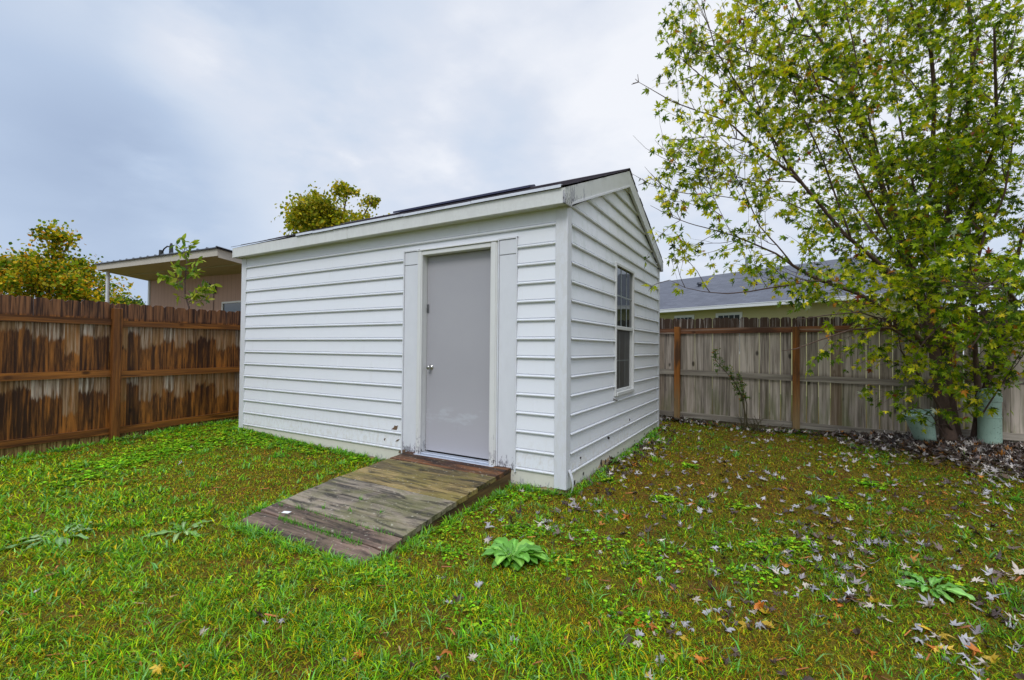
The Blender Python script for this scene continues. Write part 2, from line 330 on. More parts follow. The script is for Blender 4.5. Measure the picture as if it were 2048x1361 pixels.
# dry and mossy low thatch
n = 300000; P = scatter(n, lambda x, y: (1 - inv(x, y)) * (.6 + .4 * (fnoise(x, y, 2.2, 2) > .38)))
g = green_map(P[:, 0], P[:, 1]); pick = rng.random(n) < (g * .75 + .1)
col = np.where(pick[:, None], pal([(.14, .22, .003), (.22, .29, .004), (.30, .31, .005), (.06, .11, .003), (.10, .20, .004)], n, .3), pal([(.34, .24, .006), (.44, .27, .02), (.20, .18, .004), (.36, .13, .008), (.11, .05, .006), (.07, .05, .004), (.36, .34, .008), (.20, .26, .005)], n, .25))
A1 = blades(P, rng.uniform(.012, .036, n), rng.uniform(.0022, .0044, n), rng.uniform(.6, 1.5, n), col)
# green blades, in tufts
n = 120000; P = scatter(n, lambda x, y: (1 - inv(x, y)) * np.clip(green_map(x, y) * 1.25 - .16, 0, 1) * (.15 + .85 * (vnoise(x, y, 7, 5) > .45)))
col = pal([(.08, .22, .004), (.15, .33, .004), (.26, .43, .005), (.05, .14, .006), (.17, .34, .08), (.36, .44, .006), (.38, .28, .008), (.04, .09, .004)], n, .35)
hl = np.clip(.6 + .9 * fnoise(P[:, 0], P[:, 1], 1.6, 0), .6, 1.5) * np.where(P[:, 1] < -1.7, 1.12, .78)
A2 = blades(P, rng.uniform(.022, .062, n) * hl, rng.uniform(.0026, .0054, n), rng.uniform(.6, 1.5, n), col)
# distinct longer tufts
tc = scatter(620, lambda x, y: (1 - inv(x, y)) * np.clip(green_map(x, y) * 1.4 - .1, 0, 1)); 
eg = [(rng.uniform(-4.95, -1.8), -.035 - abs(rng.normal(0, .03))) for _ in range(85)] + [(rng.uniform(-.42, .03), -.04 - abs(rng.normal(0, .03))) for _ in range(22)] + [(.04 + abs(rng.normal(0, .03)), rng.uniform(0, 3.5)) for _ in range(75)] + [(-.50 - q_ * .052 + abs(rng.normal(0, .02)), q_) for q_ in rng.uniform(-1.75, -.05, 60)] + [(-1.79 - abs(rng.normal(0, .02)), rng.uniform(-1.8, -.05)) for _ in range(70)] + [(rng.uniform(-1.75, -.45), -1.83 - abs(rng.normal(0, .02))) for _ in range(50)] + [(-5.70 + abs(rng.normal(0, .05)), rng.uniform(-2.4, 1.0)) for _ in range(130)] + [(rng.uniform(.0, 2.3), 4.40 - abs(rng.normal(0, .04))) for _ in range(60)]
eg = np.array([(x_, y_, max(1.6, math.hypot(x_ - CAM[0], y_ - CAM[1]))) for x_, y_ in eg]); tc = np.vstack([tc, eg])
tc = np.vstack([tc, [[-.40 + .05 * i % .3, -1.80 - .04 * (i % 3), 2.6] for i in range(6)]])
rep = rng.integers(8, 22, len(tc)); P = np.repeat(tc, rep, 0); n = len(P); P[:, :2] += rng.normal(0, .018, (n, 2))
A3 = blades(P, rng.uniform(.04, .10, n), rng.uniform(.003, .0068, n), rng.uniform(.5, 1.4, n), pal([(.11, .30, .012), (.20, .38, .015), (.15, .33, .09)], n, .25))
# grass that has come up between the lowest boards of the ramp
P = np.stack([rng.uniform(-1.45, -.62, 420), rng.normal(-1.655, .010, 420), np.full(420, 2.8)], -1); P2 = np.stack([rng.uniform(-1.5, -.5, 150), rng.normal(-1.50, .006, 150), np.full(150, 2.8)], -1)
clumps = np.array([(-1.05, -1.36), (-1.28, -1.42), (-1.62, -1.52), (-.83, -1.3), (-1.15, -1.2)]); P3 = np.column_stack([np.repeat(clumps, 16, 0) + rng.normal(0, .012, (80, 2)), np.full(80, 2.8)])
P = np.vstack([P, P2, P3]); n = len(P); A4 = list(blades(P, rng.uniform(.02, .055, n), rng.uniform(.0025, .004, n), rng.uniform(.3, 1.2, n), pal([(.10, .30, .02), (.07, .22, .03)], n)))
A4[0] = A4[0] + np.repeat(np.stack([np.zeros(n), np.zeros(n), ramp_top(P[:, 1]) - gz(P[:, 0], P[:, 1]) - .002], -1), 5, 0)
tag(np_mesh('lawn_grass', *join_arrays([A1, A2, A3, tuple(A4)])[:3], join_arrays([A1, A2, A3, tuple(A4)])[3], M_GRASS), 'patchy wet grass and dry thatch covering the yard around the shed', 'grass', kind='stuff')
# clover and chickweed: small round leaflets in patches
CP = [(-.36, -.75, .16), (-.32, -1.16, .10), (.08, -.92, .16), (.45, -.79, .14), (.75, -.78, .16), (.77, .29, .10), (1.31, -.44, .12), (1.7, -.16, .14), (1.56, -.33, .14), (-.6, -1.95, .10), (-.8, -1.98, .10), (.95, -.97, .14), (1.44, -.8, .14), (2.35, -.38, .14), (-4.45, -.62, .32), (-4.59, -1.04, .36), (-4.28, -1.53, .30), (-4.85, -.2, .3), (-4.02, -.25, .2), (-3.09, -.18, .16), (-2.4, -.14, .14), (-4.37, -1.7, .2), (-3.89, -2.02, .16), (1.32, .42, .08), (1.1, -.73, .12), (-.30, -.32, .12), (-.27, -1.84, .12), (.78, 1.53, .08), (-.82, -2.17, .12), (-5.2, .2, .35), (-5.3, -.6, .25), (-4.3, -.15, .22), (-3.6, -.2, .2), (.2, .6, .08), (-.15, -.18, .10), (-1.95, -.15, .08), (2.0, .9, .10), (1.0, -1.5, .12), (.4, -1.9, .1), (2.3, 1.7, .10), (-.1, -1.4, .14), (.55, -1.2, .12), (-2.1, -1.95, .12)]
pts = []
for x_, y_, r_ in CP:
    k = int(2300 * r_ ** 1.25); a = rng.normal(0, r_ * .62, (k, 2)) + (x_, y_)
    keep = fnoise(a[:, 0], a[:, 1], 9, 1) > .40; pts.append(a[keep])
pts = np.vstack(pts); pts = pts[~in_shed(pts[:, 0], pts[:, 1], .01) & ~in_ramp(pts[:, 0], pts[:, 1])]
pts = pts[rng.random(len(pts)) < .85]; n = len(pts); d = np.hypot(pts[:, 0] - CAM[0], pts[:, 1] - CAM[1])
pos = np.repeat(np.stack([pts[:, 0], pts[:, 1], gz(pts[:, 0], pts[:, 1]) + rng.uniform(.008, .034, n)], -1), 3, 0); az = (rng.uniform(0, 6.28, n)[:, None] + np.array([0, 2.09, 4.19])[None]).ravel()
yd = np.stack([np.cos(az), np.sin(az), rng.normal(.1, .2, 3 * n)], -1); nr = np.stack([rng.normal(0, .25, 3 * n), rng.normal(0, .25, 3 * n), np.ones(3 * n)], -1)
tag(np_mesh('clover', *(lambda a: (a[0], a[1], a[2], a[3]))(leaf_arrays(ROUND, pos, yd, nr, rng.uniform(.008, .016, 3 * n) * np.repeat(np.clip(d / 3.2, 1, 1.7), 3), np.repeat(pal([(.15, .38, .008), (.24, .46, .010), (.08, .22, .008), (.32, .46, .015)], n, .3), 3, 0), .2, .1)), M_GRASS), 'bright green clover and chickweed growing in patches in the lawn', 'clover', kind='stuff')

# ---------------------------------------------------------------- the shed
shed = empty('garden_shed', (-2.45, 1.78, 0), 'white vinyl sided garden shed with grey door, side window and gable roof', 'shed')
LX, WY, ZB, CO = -4.9, 3.56, .145, .1672
M_SF = m_siding('vinyl_front'); M_SS = m_siding('vinyl_side', .45)
M_TR = m_trim('painted_trim'); M_PEEL = m_trim('peeling_trim', peel=1.0, z0=.14, z1=.42); M_FASC = m_trim('fascia_board', (.64, .65, .64))
def siding(z_lo, z_hi, rng_fn, place):
    """courses of lapped siding with a rolled bead along each butt; place(along, out, z)"""
    mb = MB(); k = 0
    while ZB + k * CO < z_hi - .002:
        zb = ZB + k * CO; zt = min(zb + CO, z_hi); k += 1
        if zt < z_lo + .002: continue
        wob = random.uniform(-.0008, .0008)
        prof = [(.000, -.004), (.000, .016), (.004, .0245), (.012, .0265), (.020, .0225), (.0225, .010), (.027, .0095), (.031, .0170), (.140, .0065), (CO, .0015)]
        full = [(zb + h, o_ + wob) for h, o_ in prof]; lo_ = max(zb, z_lo)
        at_ = lambda q: float(np.interp(q, [a for a, _ in full[1:]], [o for _, o in full[1:]]))
        prof = [p for p in full if lo_ - 1e-5 <= p[0] <= zt + 1e-5]
        if not prof or prof[0][0] > lo_ + 1e-4: prof.insert(0, (lo_, at_(lo_)))
        if prof[-1][0] < zt - 1e-4: prof.append((zt, at_(zt)))
        vs = []; segs = 1
        for h, o_ in prof:
            a, b_ = rng_fn(h)
            vs += [place(a, o_, h), place(b_, o_, h)]
        n_ = len(prof)
        mb.add(vs, [(2 * i, 2 * i + 1, 2 * i + 3, 2 * i + 2) for i in range(n_ - 1)])
    return mb
front = lambda a, o_, z: (a, -o_, z)
s1 = siding(ZB, 2.3175, lambda z: (LX + .085, -1.852), front)
s1b = siding(ZB, 2.3175, lambda z: (-.474, -.088), front); s1c = siding(2.256, 2.3175, lambda z: (-1.852, -.474), front); s1d = siding(2.3175, 2.47, lambda z: (LX + .085, -.088), front)
for q_ in (s1b, s1c, s1d): b0 = len(s1.v); s1.v += q_.v; s1.c += q_.c; s1.f += [tuple(i + b0 for i in f) for f in q_.f]
for x_, k_ in ((-3.95, 12), (-1.30, 13), (-2.9, 5), (-3.3, 8), (-.30, 3), (-2.45, 10), (-4.2, 2)):      # where two lengths of siding overlap
    zb_ = ZB + k_ * CO; zt_ = min(zb_ + .165, 2.466); oo = lambda h: float(np.interp(h, [.031, .14, .167], [.0185, .008, .003]))
    s1.add([(x_, -oo(.031), zb_ + .031), (x_ + .0035, -oo(.031) - .0015, zb_ + .031), (x_ + .0035, -oo(zt_ - zb_) - .0015, zt_), (x_, -oo(zt_ - zb_), zt_), (x_ + .012, -oo(.031) + .002, zb_ + .031), (x_ + .012, -oo(zt_ - zb_) + .002, zt_)], [(0, 1, 2, 3), (1, 4, 5, 2)])
s1.build('front_siding', M_SF, shed)
roofz = lambda y: 2.595 + .415 * (1.78 - abs(y - 1.78) + .12)      # underside of the shingles along the gable
rake_b = lambda y: roofz(y) - .165
def gab(z):
    if z < 2.47: return (.07, WY - .05)
    y = (z - 2.47) / .424 + .03; return (min(y, 1.775), max(WY - y, 1.785))
side = lambda a, o_, z: (o_, a, z)
WY0, WY1, WZ0, WZ1 = 1.335, 2.085, .715, 2.215
s2 = siding(ZB, WZ0 - .0, gab, side)
for zl, zh, fn in ((WZ0, WZ1, lambda z: (.07, WY0)), (WZ0, WZ1, lambda z: (WY1, WY - .05)), (WZ1, 3.22, gab)):
    q_ = siding(zl, zh, fn, side); b0 = len(s2.v); s2.v += q_.v; s2.c += q_.c; s2.f += [tuple(i + b0 for i in f) for f in q_.f]
s2.build('side_siding', M_SS, shed)
# back, far gable, floor deck
mb = MB(); mb.box(LX + .01, -.01, WY - .02, WY, .02, 2.47); mb.prism([(0.0, .02), (WY, .02), (WY, 2.47), (1.78, 3.2), (0, 2.47)], 'x', LX, LX + .012); mb.build('rear_wall', M_SF, shed)
mb = MB(); mb.box(LX + .02, -.02, .12, WY - .03, .10, .14, (.4, .4, .4)); mb.build('floor', simple('floor_ply', (.25, .18, .11)), shed)
# skirt boards with ragged rotten lower edge, bare wood showing under them
def skirt(place, a, b_, base0, name, mt, depth):
    mb = MB(); n_ = int((b_ - a) / .018); us = np.linspace(a, b_, n_ + 1); low = []; gg = [float(gz(*place(u, .01, 0)[:2])) for u in us]
    for u, g_ in zip(us, gg):
        base = g_ + base0
        r_ = .022 * vnoise(u, 1.7, 9, 1) + .020 * vnoise(u, 3.1, 33, 2) + .035 * max(0, vnoise(u, 5.2, 3.1, 3) - .62) * 2
        low.append(base + r_ if depth > .004 else base + r_ - .03)
    for i in range(n_):
        vs = [place(us[i], depth, low[i]), place(us[i + 1], depth, low[i + 1]), place(us[i + 1], depth, ZB + .004), place(us[i], depth, ZB + .004), place(us[i], .0, low[i]), place(us[i + 1], .0, low[i + 1])]
        mb.add(vs, [(0, 1, 2, 3), (4, 5, 1, 0)])
    return mb.build(name, mt, shed)
M_SK = m_trim('skirt_paint', (.66, .64, .57), peel=.3, z0=.0, z1=.16); M_RAW = simple('bare_wood', (.40, .28, .15), .8, .35, 9, dirt=((.06, .04, .03), .7))
gl = lambda x_: float(gz(x_, -.02))
skirt(front, LX + .01, -1.80, -.004, 'skirt_board', M_SK, .009); skirt(front, LX + .01, -1.80, -.02, 'sill_plate', M_RAW, .003)
skirt(front, -.56, -.01, .010, 'skirt_board', M_SK, .009); skirt(front, -.56, .0, -.0, 'sill_plate', M_RAW, .003)
skirt(side, .02, WY, .004, 'skirt_board', M_SK, .009); skirt(side, .0, WY, -.01, 'sill_plate', M_RAW, .003)
# corner posts
def cpost(name, x0, x1, y0, y1, z0):
    mb = MB(); mb.box(x0, x1, y0, y1, z0, 2.468, bev=.003); return mb.build(name, M_TR, shed)
cpost('corner_post', -.092, .0215, -.0225, .074, .035); cpost('corner_post', LX - .02, LX + .088, -.0225, .07, .10); cpost('corner_post', -.07, .0215, WY - .055, WY + .02, .06)
mb = MB(); pts_ = []                                                  # the split foot of the corner trim, curled outward
for i in range(9):
    a = i / 8; z_ = .19 - .19 * a + .005; off_ = .022 + .040 * math.sin(a * 2.4) ; pts_.append((off_, z_))
for i in range(8):
    (o0, z0_), (o1, z1_) = pts_[i], pts_[i + 1]
    mb.add([(o0, .02, z0_), (o0, .062 - .02 * i / 8, z0_), (o1, .062 - .02 * (i + 1) / 8, z1_), (o1, .02, z1_), (o0 + .003, .02, z0_), (o0 + .003, .062 - .02 * i / 8, z0_), (o1 + .003, .062 - .02 * (i + 1) / 8, z1_), (o1 + .003, .02, z1_)], [(0, 1, 2, 3), (7, 6, 5, 4), (0, 3, 7, 4), (1, 5, 6, 2)])
mb.build('loose_trim', M_TR, shed)
# eaves: soffit with grooves, fascia in two lengths, drip edge
mb = MB(); x_ = LX - .02
while x_ < .02: mb.box(x_, min(x_ + .098, .026), -.118, -.0, 2.468, 2.478 , bev=.002); x_ += .1015
mb.box(LX - .02, .026, -.118, 0, 2.4795, 2.486); mb.build('soffit', simple('soffit_vinyl', (.60, .60, .55), .5, .06), shed)
mb = MB(); mb.box(LX - .03, -2.62, -.138, -.119, 2.458, 2.590, bev=.003); mb.box(-2.617, .026, -.1375, -.119, 2.459, 2.590, bev=.003)
x_ = LX + .1
while x_ < -.05: mb.lathe([(.0035, 0), (.003, .0012)], (x_, -.139, 2.515 + random.uniform(-.02, .03)), 8, M=Matrix.Rotation(math.pi / 2, 3, 'X')); x_ += random.uniform(.18, .5)
mb.build('fascia', M_FASC, shed)
mb = MB(); mb.box(LX - .03, .03, WY + .119, WY + .138, 2.458, 2.590); mb.box(LX - .02, .02, WY + .001, WY + .119, 2.468, 2.478); mb.build('rear_fascia', M_FASC, shed)
M_MET = simple('drip_edge_metal', (.62, .64, .68), .35, .08, 9, metal=.3, dirt=((.30, .30, .33), .5))
mb = MB()
for a, b_, dz in ((-3.52, -3.20, .004), (-3.20, -2.83, .0), (-2.83, -1.75, .003), (-1.75, -.9, .0), (-.9, .02, .002)):
    mb.prism([(-.158, 2.586 + dz), (-.154, 2.586 + dz), (-.150, 2.606 + dz), (-.10, 2.622), (-.10, 2.626), (-.156, 2.612 + dz)], 'x', a, b_ - .004)
mb.build('drip_edge', M_MET, shed)
M_RAKE = m_trim('rake_board_paint', (.60, .61, .60), peel=.8, z0=2.45, z1=3.1)
for sgn in (1, -1):
    Y = lambda y: 1.78 + sgn * (y - 1.78)
    mb = MB(); poly = [(Y(-.138), 2.458), (Y(-.138), 2.588), (Y(1.7795), 2.588 + .415 * 1.9175), (Y(1.7795), 2.588 + .415 * 1.9175 - .19), (Y(.035), 2.505), (Y(.0), 2.458)]
    if sgn < 0: poly = poly[::-1]
    mb.prism(poly[::-1], 'x', .027, .048); mb.build('rake_board', M_RAKE, shed)
    mb = MB(); mb.prism([(Y(.02), 2.487), (Y(1.779), 3.189), (Y(1.779), 3.208), (Y(.02), 2.506)][::(1 if sgn > 0 else -1)], 'x', .0215, .056); mb.build('rake_channel', M_TR, shed)
mb = MB()
for x_ in (LX - .045,): mb.prism([(-.138, 2.458), (-.138, 2.588), (1.78, 3.383), (3.70, 2.588), (3.70, 2.458), (3.56, 2.458), (1.78, 3.19), (0, 2.458)], 'x', x_, x_ + .02)
mb.build('rake_board', M_FASC, shed)
# roof: overlapping shingle courses
m, t, b = pmat('roof_shingle', .9, .15); oc = objc(t); pc = t.xyz(vcol(t))
n_ = t.noise(oc, 90, 3, .7); n2_ = t.noise(oc, 2.2, 5, .6)
t.put(b.inputs['Base Color'], t.mix(n_, t.mix(n2_, (.035, .033, .045), (.06, .05, .055)), t.mix(n2_, (.10, .10, .14), (.17, .14, .15)))); bump(t, b, n_, .5, .004); M_SH = m
roof = MB(); ca, sa = math.cos(math.atan(.413)), math.sin(math.atan(.413)); SL = 1.955 / ca
for sgn in (1, -1):
    k = 0; s_ = .0
    while s_ < SL:
        e_ = min(s_ + .17, SL); lo = [(s_, .005), (e_, .000), (e_, .003), (s_, .010)]
        x_ = LX - .06 - random.uniform(0, .2)
        while x_ < .05:
            xe = min(x_ + random.uniform(.22, .34), .056 + random.uniform(-.006, .004)); xs = max(x_, LX - .06 + random.uniform(-.004, .01)); j = random.uniform(-.002, .003)
            if xe > xs + .01:
                poly = [(1.78 + sgn * (-1.78 - .149 + a * ca - h * sa), 2.599 + a * sa + (h + (j if i_ in (0, 3) else 0)) * ca) for i_, (a, h) in enumerate(lo)]
                if sgn > 0: poly = poly[::-1]
                roof.prism(poly, 'x', xs, xe - .003, (random.random(),) * 3)
            x_ = xe if xe < .048 else 9
        s_ += .140
roof_o = roof.build('roof', M_SH, shed)
mb = MB(); mb.prism([(1.66, 3.362), (1.66, 3.370), (1.78, 3.421), (1.90, 3.370), (1.90, 3.362), (1.78, 3.410)][::-1], 'x', LX - .05, .055, (.5, .5, .5)); mb.build('ridge_cap', M_SH, roof_o, shed.location)
mb = MB()                                                        # raised ridge vent over the middle of the ridge
for sgn in (1, -1):
    poly = [(1.78, 3.422), (1.78, 3.448), (1.78 + sgn * .15, 3.392), (1.78 + sgn * .15, 3.364)]
    x_ = -3.68
    while x_ < -1.24: mb.prism(poly[::sgn], 'x', x_, min(x_ + .297, -1.235)); x_ += .30
mb.build('ridge_vent', simple('vent_plastic', (.025, .027, .07), .55, .2, 12), roof_o, shed.location)
# weeds and twigs caught behind the ridge
m_tw = simple('debris', (.10, .09, .04), .9)
for xa_, xb_ in ((-2.86, -2.62), (-2.48, -2.20)):
    mb = MB()
    for i in range(18):
        x_ = xa_ + (xb_ - xa_) * i / 17; z_ = 3.40; h_ = random.uniform(.03, .09); mb.tube([(x_, 1.95, z_ - .06), (x_ + random.uniform(-.02, .02), 1.96, z_ + h_ * .7), (x_ + random.uniform(-.04, .04), 1.97, z_ + h_)], [.004, .005, .0015], 4)
    mb.box(xa_ - .01, xb_ + .01, 1.94, 1.96, 3.33, 3.345); mb.build('roof_weeds', m_tw, roof_o, shed.location)
# door surround
DX0, DX1, DZ0, DZ1 = -1.590, -.752, .168, 2.190
for x0_, x1_ in ((-1.845, -1.664), (-.664, -.484)):
    mb = MB(); mb.box(x0_, x1_, -.020, .0, .138, 2.102, bev=.003); mb.box(x0_, x1_, -.0205, .0, 2.108, 2.245, bev=.003); mb.build('side_panel', M_PEEL, shed)
    mb = MB(); mb.box(x0_ - .014, x0_ - .001, -.030, .0, .12, 2.262); mb.box(x1_ + .001, x1_ + .014, -.030, .0, .12, 2.262); mb.box(x0_ - .014, x1_ + .014, -.0295, .0, 2.248, 2.2615); mb.build('trim_channel', M_TR, shed)
mb = MB()
for x0_, x1_ in ((-1.649, DX0), (DX1, -.679)):
    mb.box(x0_, x1_, -.040, -.012, .142, 2.235, bev=.004); mb.box(x0_ + .012, x1_ - .012 , -.046, -.0405, .142, 2.235, bev=.002)
mb.box(DX0, DX1, -.040, -.012, DZ1, 2.234, bev=.004); mb.box(-1.655, -.673, -.052, -.012, 2.2365, 2.2465, bev=.002)
# jamb reveals and stop
mb.box(-1.640, DX0 - .001, -.0115, .10, .142, 2.22); mb.box(DX1 + .001, -.69, -.0115, .10, .142, 2.22); mb.box(-1.64, -.69, -.0115, .10, DZ1 + .001, 2.22)
mb.build('door_frame', m_trim('door_frame_paint', (.65, .655, .65), peel=.35, z0=.1, z1=.8), shed)
mb = MB(); mb.box(DX0 - .06, DX1 + .07, -.075, .07, .128, .150, bev=.004); mb.box(DX0 + .001, DX1 - .001, -.03, .045, .1505, .163, bev=.004); mb.build('threshold', simple('threshold_aluminium', (.50, .54, .62), .35, .12, 14, metal=.4, dirt=((.2, .2, .2), .4)), shed)
m, t, b = pmat('door_paint', .5, .4); oc = objc(t); z = t.xyz(oc)[2]
n_ = t.noise(t.scale(oc, (1.2, 1, 4)), 3, 7, .7); c = t.mix(t.noise(oc, 1.7, 4), (.325, .32, .35), (.385, .38, .405)); c = t.mix(t.sstep(z, .2, 1.0), (.40, .395, .43), c, 'MIX')
band = t.math('MULTIPLY', t.sstep(z, .42, .50), t.math('SUBTRACT', 1.0, t.sstep(z, .60, .66)))
c = t.mix(t.math('MULTIPLY', t.math('MULTIPLY', band, t.sstep(n_, .46, .62)), .5), c, (.48, .51, .55))
sc_ = t.noise(t.scale(oc, (10, 1, 10)), 3, 5, .8, .8); c = t.mix(t.math('MULTIPLY', t.sstep(sc_, .62, .72), .25), c, (.5, .5, .52)); c = t.mix(t.math('MULTIPLY', t.sstep(t.noise(t.scale(oc, (8, 1, 2)), 2, 5, .8), .60, .8), .25), c, (.22, .22, .24))
t.put(b.inputs['Base Color'], c); bump(t, b, t.noise(t.scale(oc, (1, 1, 6)), 12, 5), .10, .003)
mb = MB(); mb.box(DX0 + .004, DX1 - .003, .045, .088, .176, DZ1 - .003, bev=.002); door = mb.build('door', m, shed)
M_NI = simple('satin_nickel', (.45, .44, .42), .3, .1, metal=1)
Mx = Matrix.Rotation(math.pi / 2, 3, 'X')
mb = MB(); mb.lathe([(.001, 0), (.029, .0), (.029, .004), (.024, .008), (.011, .010), (.010, .026), (.017, .032), (.0235, .043), (.022, .053), (.015, .060), (.001, .062)], (-1.525, .0452, 1.035), 24, M=Mx); mb.build('door_knob', M_NI, door, shed.location, True)
mb = MB(); mb.box(-1.588, -1.560, .038, .044, 1.60, 1.69, bev=.003); mb.tube([(-1.575, .030, 1.655), (-1.570, .022, 1.64), (-1.572, .030, 1.62)], .004, 6); mb.build('latch', simple('latch_steel', (.18, .18, .19), .4, metal=.8), door, shed.location)
# chipped siding left of the door and dark holes in the side wall
M_CH = simple('broken_siding', (.14, .085, .05), .9, .4, 30)
def patch(name, poly, place, dpt, mt=M_CH):
    mb = MB(); n_ = len(poly); mb.add([place(a, dpt, z_) for a, z_ in poly] + [place(a, .001, z_) for a, z_ in poly], [tuple(range(n_))] + [(i, (i + 1) % n_, n_ + (i + 1) % n_, n_ + i) for i in range(n_)]); return mb.build(name, mt, shed)
patch('chip', [(-2.03, .345), (-1.99, .350), (-1.945, .345), (-1.93, .37), (-1.925, .405), (-1.95, .395), (-1.97, .40), (-1.985, .375), (-2.0, .368)], front, .0155)
patch('chip', [(-1.955, .232), (-1.925, .238), (-1.90, .262), (-1.93, .252)], front, .017); patch('chip', [(-2.12, .22), (-2.105, .245), (-2.11, .25), (-2.125, .24)], front, .017)
patch('chip', [(-1.905, .12), (-1.82, .125), (-1.80, .165), (-1.83, .158), (-1.88, .15)], front, .024)
for y_, z_, r_ in ((1.15, .285, .017), (.42, .075, .016), (1.95, .375, .014), (.92, .07, .035), (1.05, .05, .03), (.20, .04, .022), (1.5, .06, .012), (2.2, .07, .014), (2.7, .08, .016), (3.2, .09, .012), (.33, .24, .010), (1.72, .055, .012)):
    patch('chip', [(y_ + r_ * random.uniform(.5, 1.3) * math.cos(a), z_ + r_ * random.uniform(.5, 1.3) * math.sin(a)) for a in np.linspace(0, 5.5, 8)], side, .0195 if z_ > ZB else .0115, simple('dark_hole', (.04, .03, .03)))
patch('chip', [(.80, .03), (1.18, .03), (1.16, .075), (1.05, .06), (.97, .085), (.88, .06)], side, .0105, M_RAW)
# ---- window
win = None
M_WF = simple('window_vinyl', (.54, .55, .55), .45, .06, 10, dirt=((.42, .43, .38), .5))
mb = MB(); y0, y1, z0, z1 = WY0, WY1, WZ0, WZ1
mb.box(.0, .034, y0, y0 + .030, z0, z1, bev=.004); mb.box(.0, .034, y1 - .030, y1, z0, z1, bev=.004); mb.box(.0, .0335, y0 + .030, y1 - .030, z1 - .032, z1, bev=.004); mb.box(.0, .045, y0 + .030, y1 - .030, z0, z0 + .04, bev=.004)
mb.box(-.05, .0, y0 - .001, y0 + .03, z0, z1); mb.box(-.05, .0, y1 - .03, y1, z0, z1); mb.box(-.05, -.001, y0, y1, z1 - .03, z1); mb.box(-.05, -.001, y0, y1, z0, z0 + .03)
win = mb.build('window', M_WF, shed)
zm = 1.475
mb = MB(); mb.box(.004, .024, y0 + .031, y1 - .031, zm - .012, zm + .030, bev=.003); mb.box(-.015, .003, y0 + .031, y0 + .055, z0 + .041, zm - .013, bev=.003); mb.box(-.015, .003, y1 - .065, y1 - .031, z0 + .041, zm - .013, bev=.003); mb.box(-.015, .003, y0 + .056, y1 - .066, z0 + .041, z0 + .068, bev=.003)
mb.build('sash', M_WF, win, shed.location)
m = bpy.data.materials.new('window_glass'); m.use_nodes = True; t = NT(m.node_tree); b = t.n['Principled BSDF']; b.inputs['Base Color'].default_value = (.02, .03, .03, 1); b.inputs['Roughness'].default_value = .04; b.inputs['Specular IOR Level'].default_value = .75; nn_ = t.noise(objc(t), 3, 2); bump(t, b, nn_, .04, .01); M_GL = m
mb = MB(); mb.box(.002, .006, y0 + .031, y1 - .031, zm + .031, z1 - .033); mb.build('pane', M_GL, win, shed.location)
mb = MB(); mb.box(-.012, -.008, y0 + .056, y1 - .066, z0 + .069, zm - .013); mb.build('pane', simple('screened_glass', (.035, .035, .034), .45, .3, 20), win, shed.location)
mb = MB(); yy = [(y0 + y1) / 2 - .11, (y0 + y1) / 2 + .11]
for y_ in yy: mb.box(.0065, .0095, y_ - .008, y_ + .008, zm + .031, z1 - .033)
mb.box(.0066, .0090, y0 + .031, y1 - .031, 1.845, 1.861); mb.build('muntins', simple('muntin', (.22, .25, .26), .5), win, shed.location)
mb = MB()
for y_ in yy: mb.box(-.0078, -.006, y_ - .011, y_ + .003, z0 + .069, zm - .013)
mb.box(-.0077, -.0058, y0 + .056, y1 - .066, 1.10, 1.114); mb.build('muntins', simple('muntin_dim', (.13, .14, .14), .6), win, shed.location)
mb = MB(); mb.tube([(.02, y0 - .06, .695), (.035, y0 + .02, .672), (.025, y0 + .10, .665)], [.004, .010, .003], 6); mb.build('torn_caulk', simple('caulk', (.22, .20, .18), .8), win, shed.location)

# ---------------------------------------------------------------- ramp
ramp = empty('wooden_ramp', (-1.09, -.9, 0), 'weathered wooden ramp of mossy planks leading up to the shed door', 'ramp')
def m_plank(name, light, dark, moss, mossk):
    m, t, b, c, off, oc, n, n2, px_ = m_wood(name, light, dark, (22, 22, 1.3), .5, False, .22, axis='x', contrast=1.7)
    f = t.noise(t.scale(oc, (2.0, 3, 3)), 1.7, 7, .65, .4); c = t.mix(t.math('MULTIPLY', t.sstep(f, .42, .62), mossk), c, moss)
    f3 = t.noise(t.scale(oc, (1.4, 7, 7)), 2.3, 7, .7, .6); c = t.mix(t.math('MULTIPLY', t.sstep(f3, .47, .62), .8), c, tuple(q * .3 for q in dark)); c = t.mix(t.math('MULTIPLY', t.sstep(t.noise(oc, 40, 4), .62, .7), .5), c, (.5, .47, .38))
    t.put(b.inputs['Base Color'], c); return m
M_P = [m_plank('plank_red', (.22, .080, .025), (.028, .012, .008), (.10, .065, .02), .35), m_plank('plank_olive', (.31, .22, .085), (.050, .038, .020), (.17, .14, .030), .6), m_plank('plank_grey', (.27, .22, .165), (.055, .045, .037), (.125, .125, .040), .6), m_plank('plank_purple', (.25, .165, .125), (.045, .030, .024), (.09, .08, .035), .3)]
ys = [0.0, -.150, -.297, -.45, -.60, -.745, -.90, -1.035, -1.19, -1.345, -1.49, -1.64, -1.80]
mi = [0, 0, 1, 1, 1, 1, 2, 2, 2, 2, 3, 3]
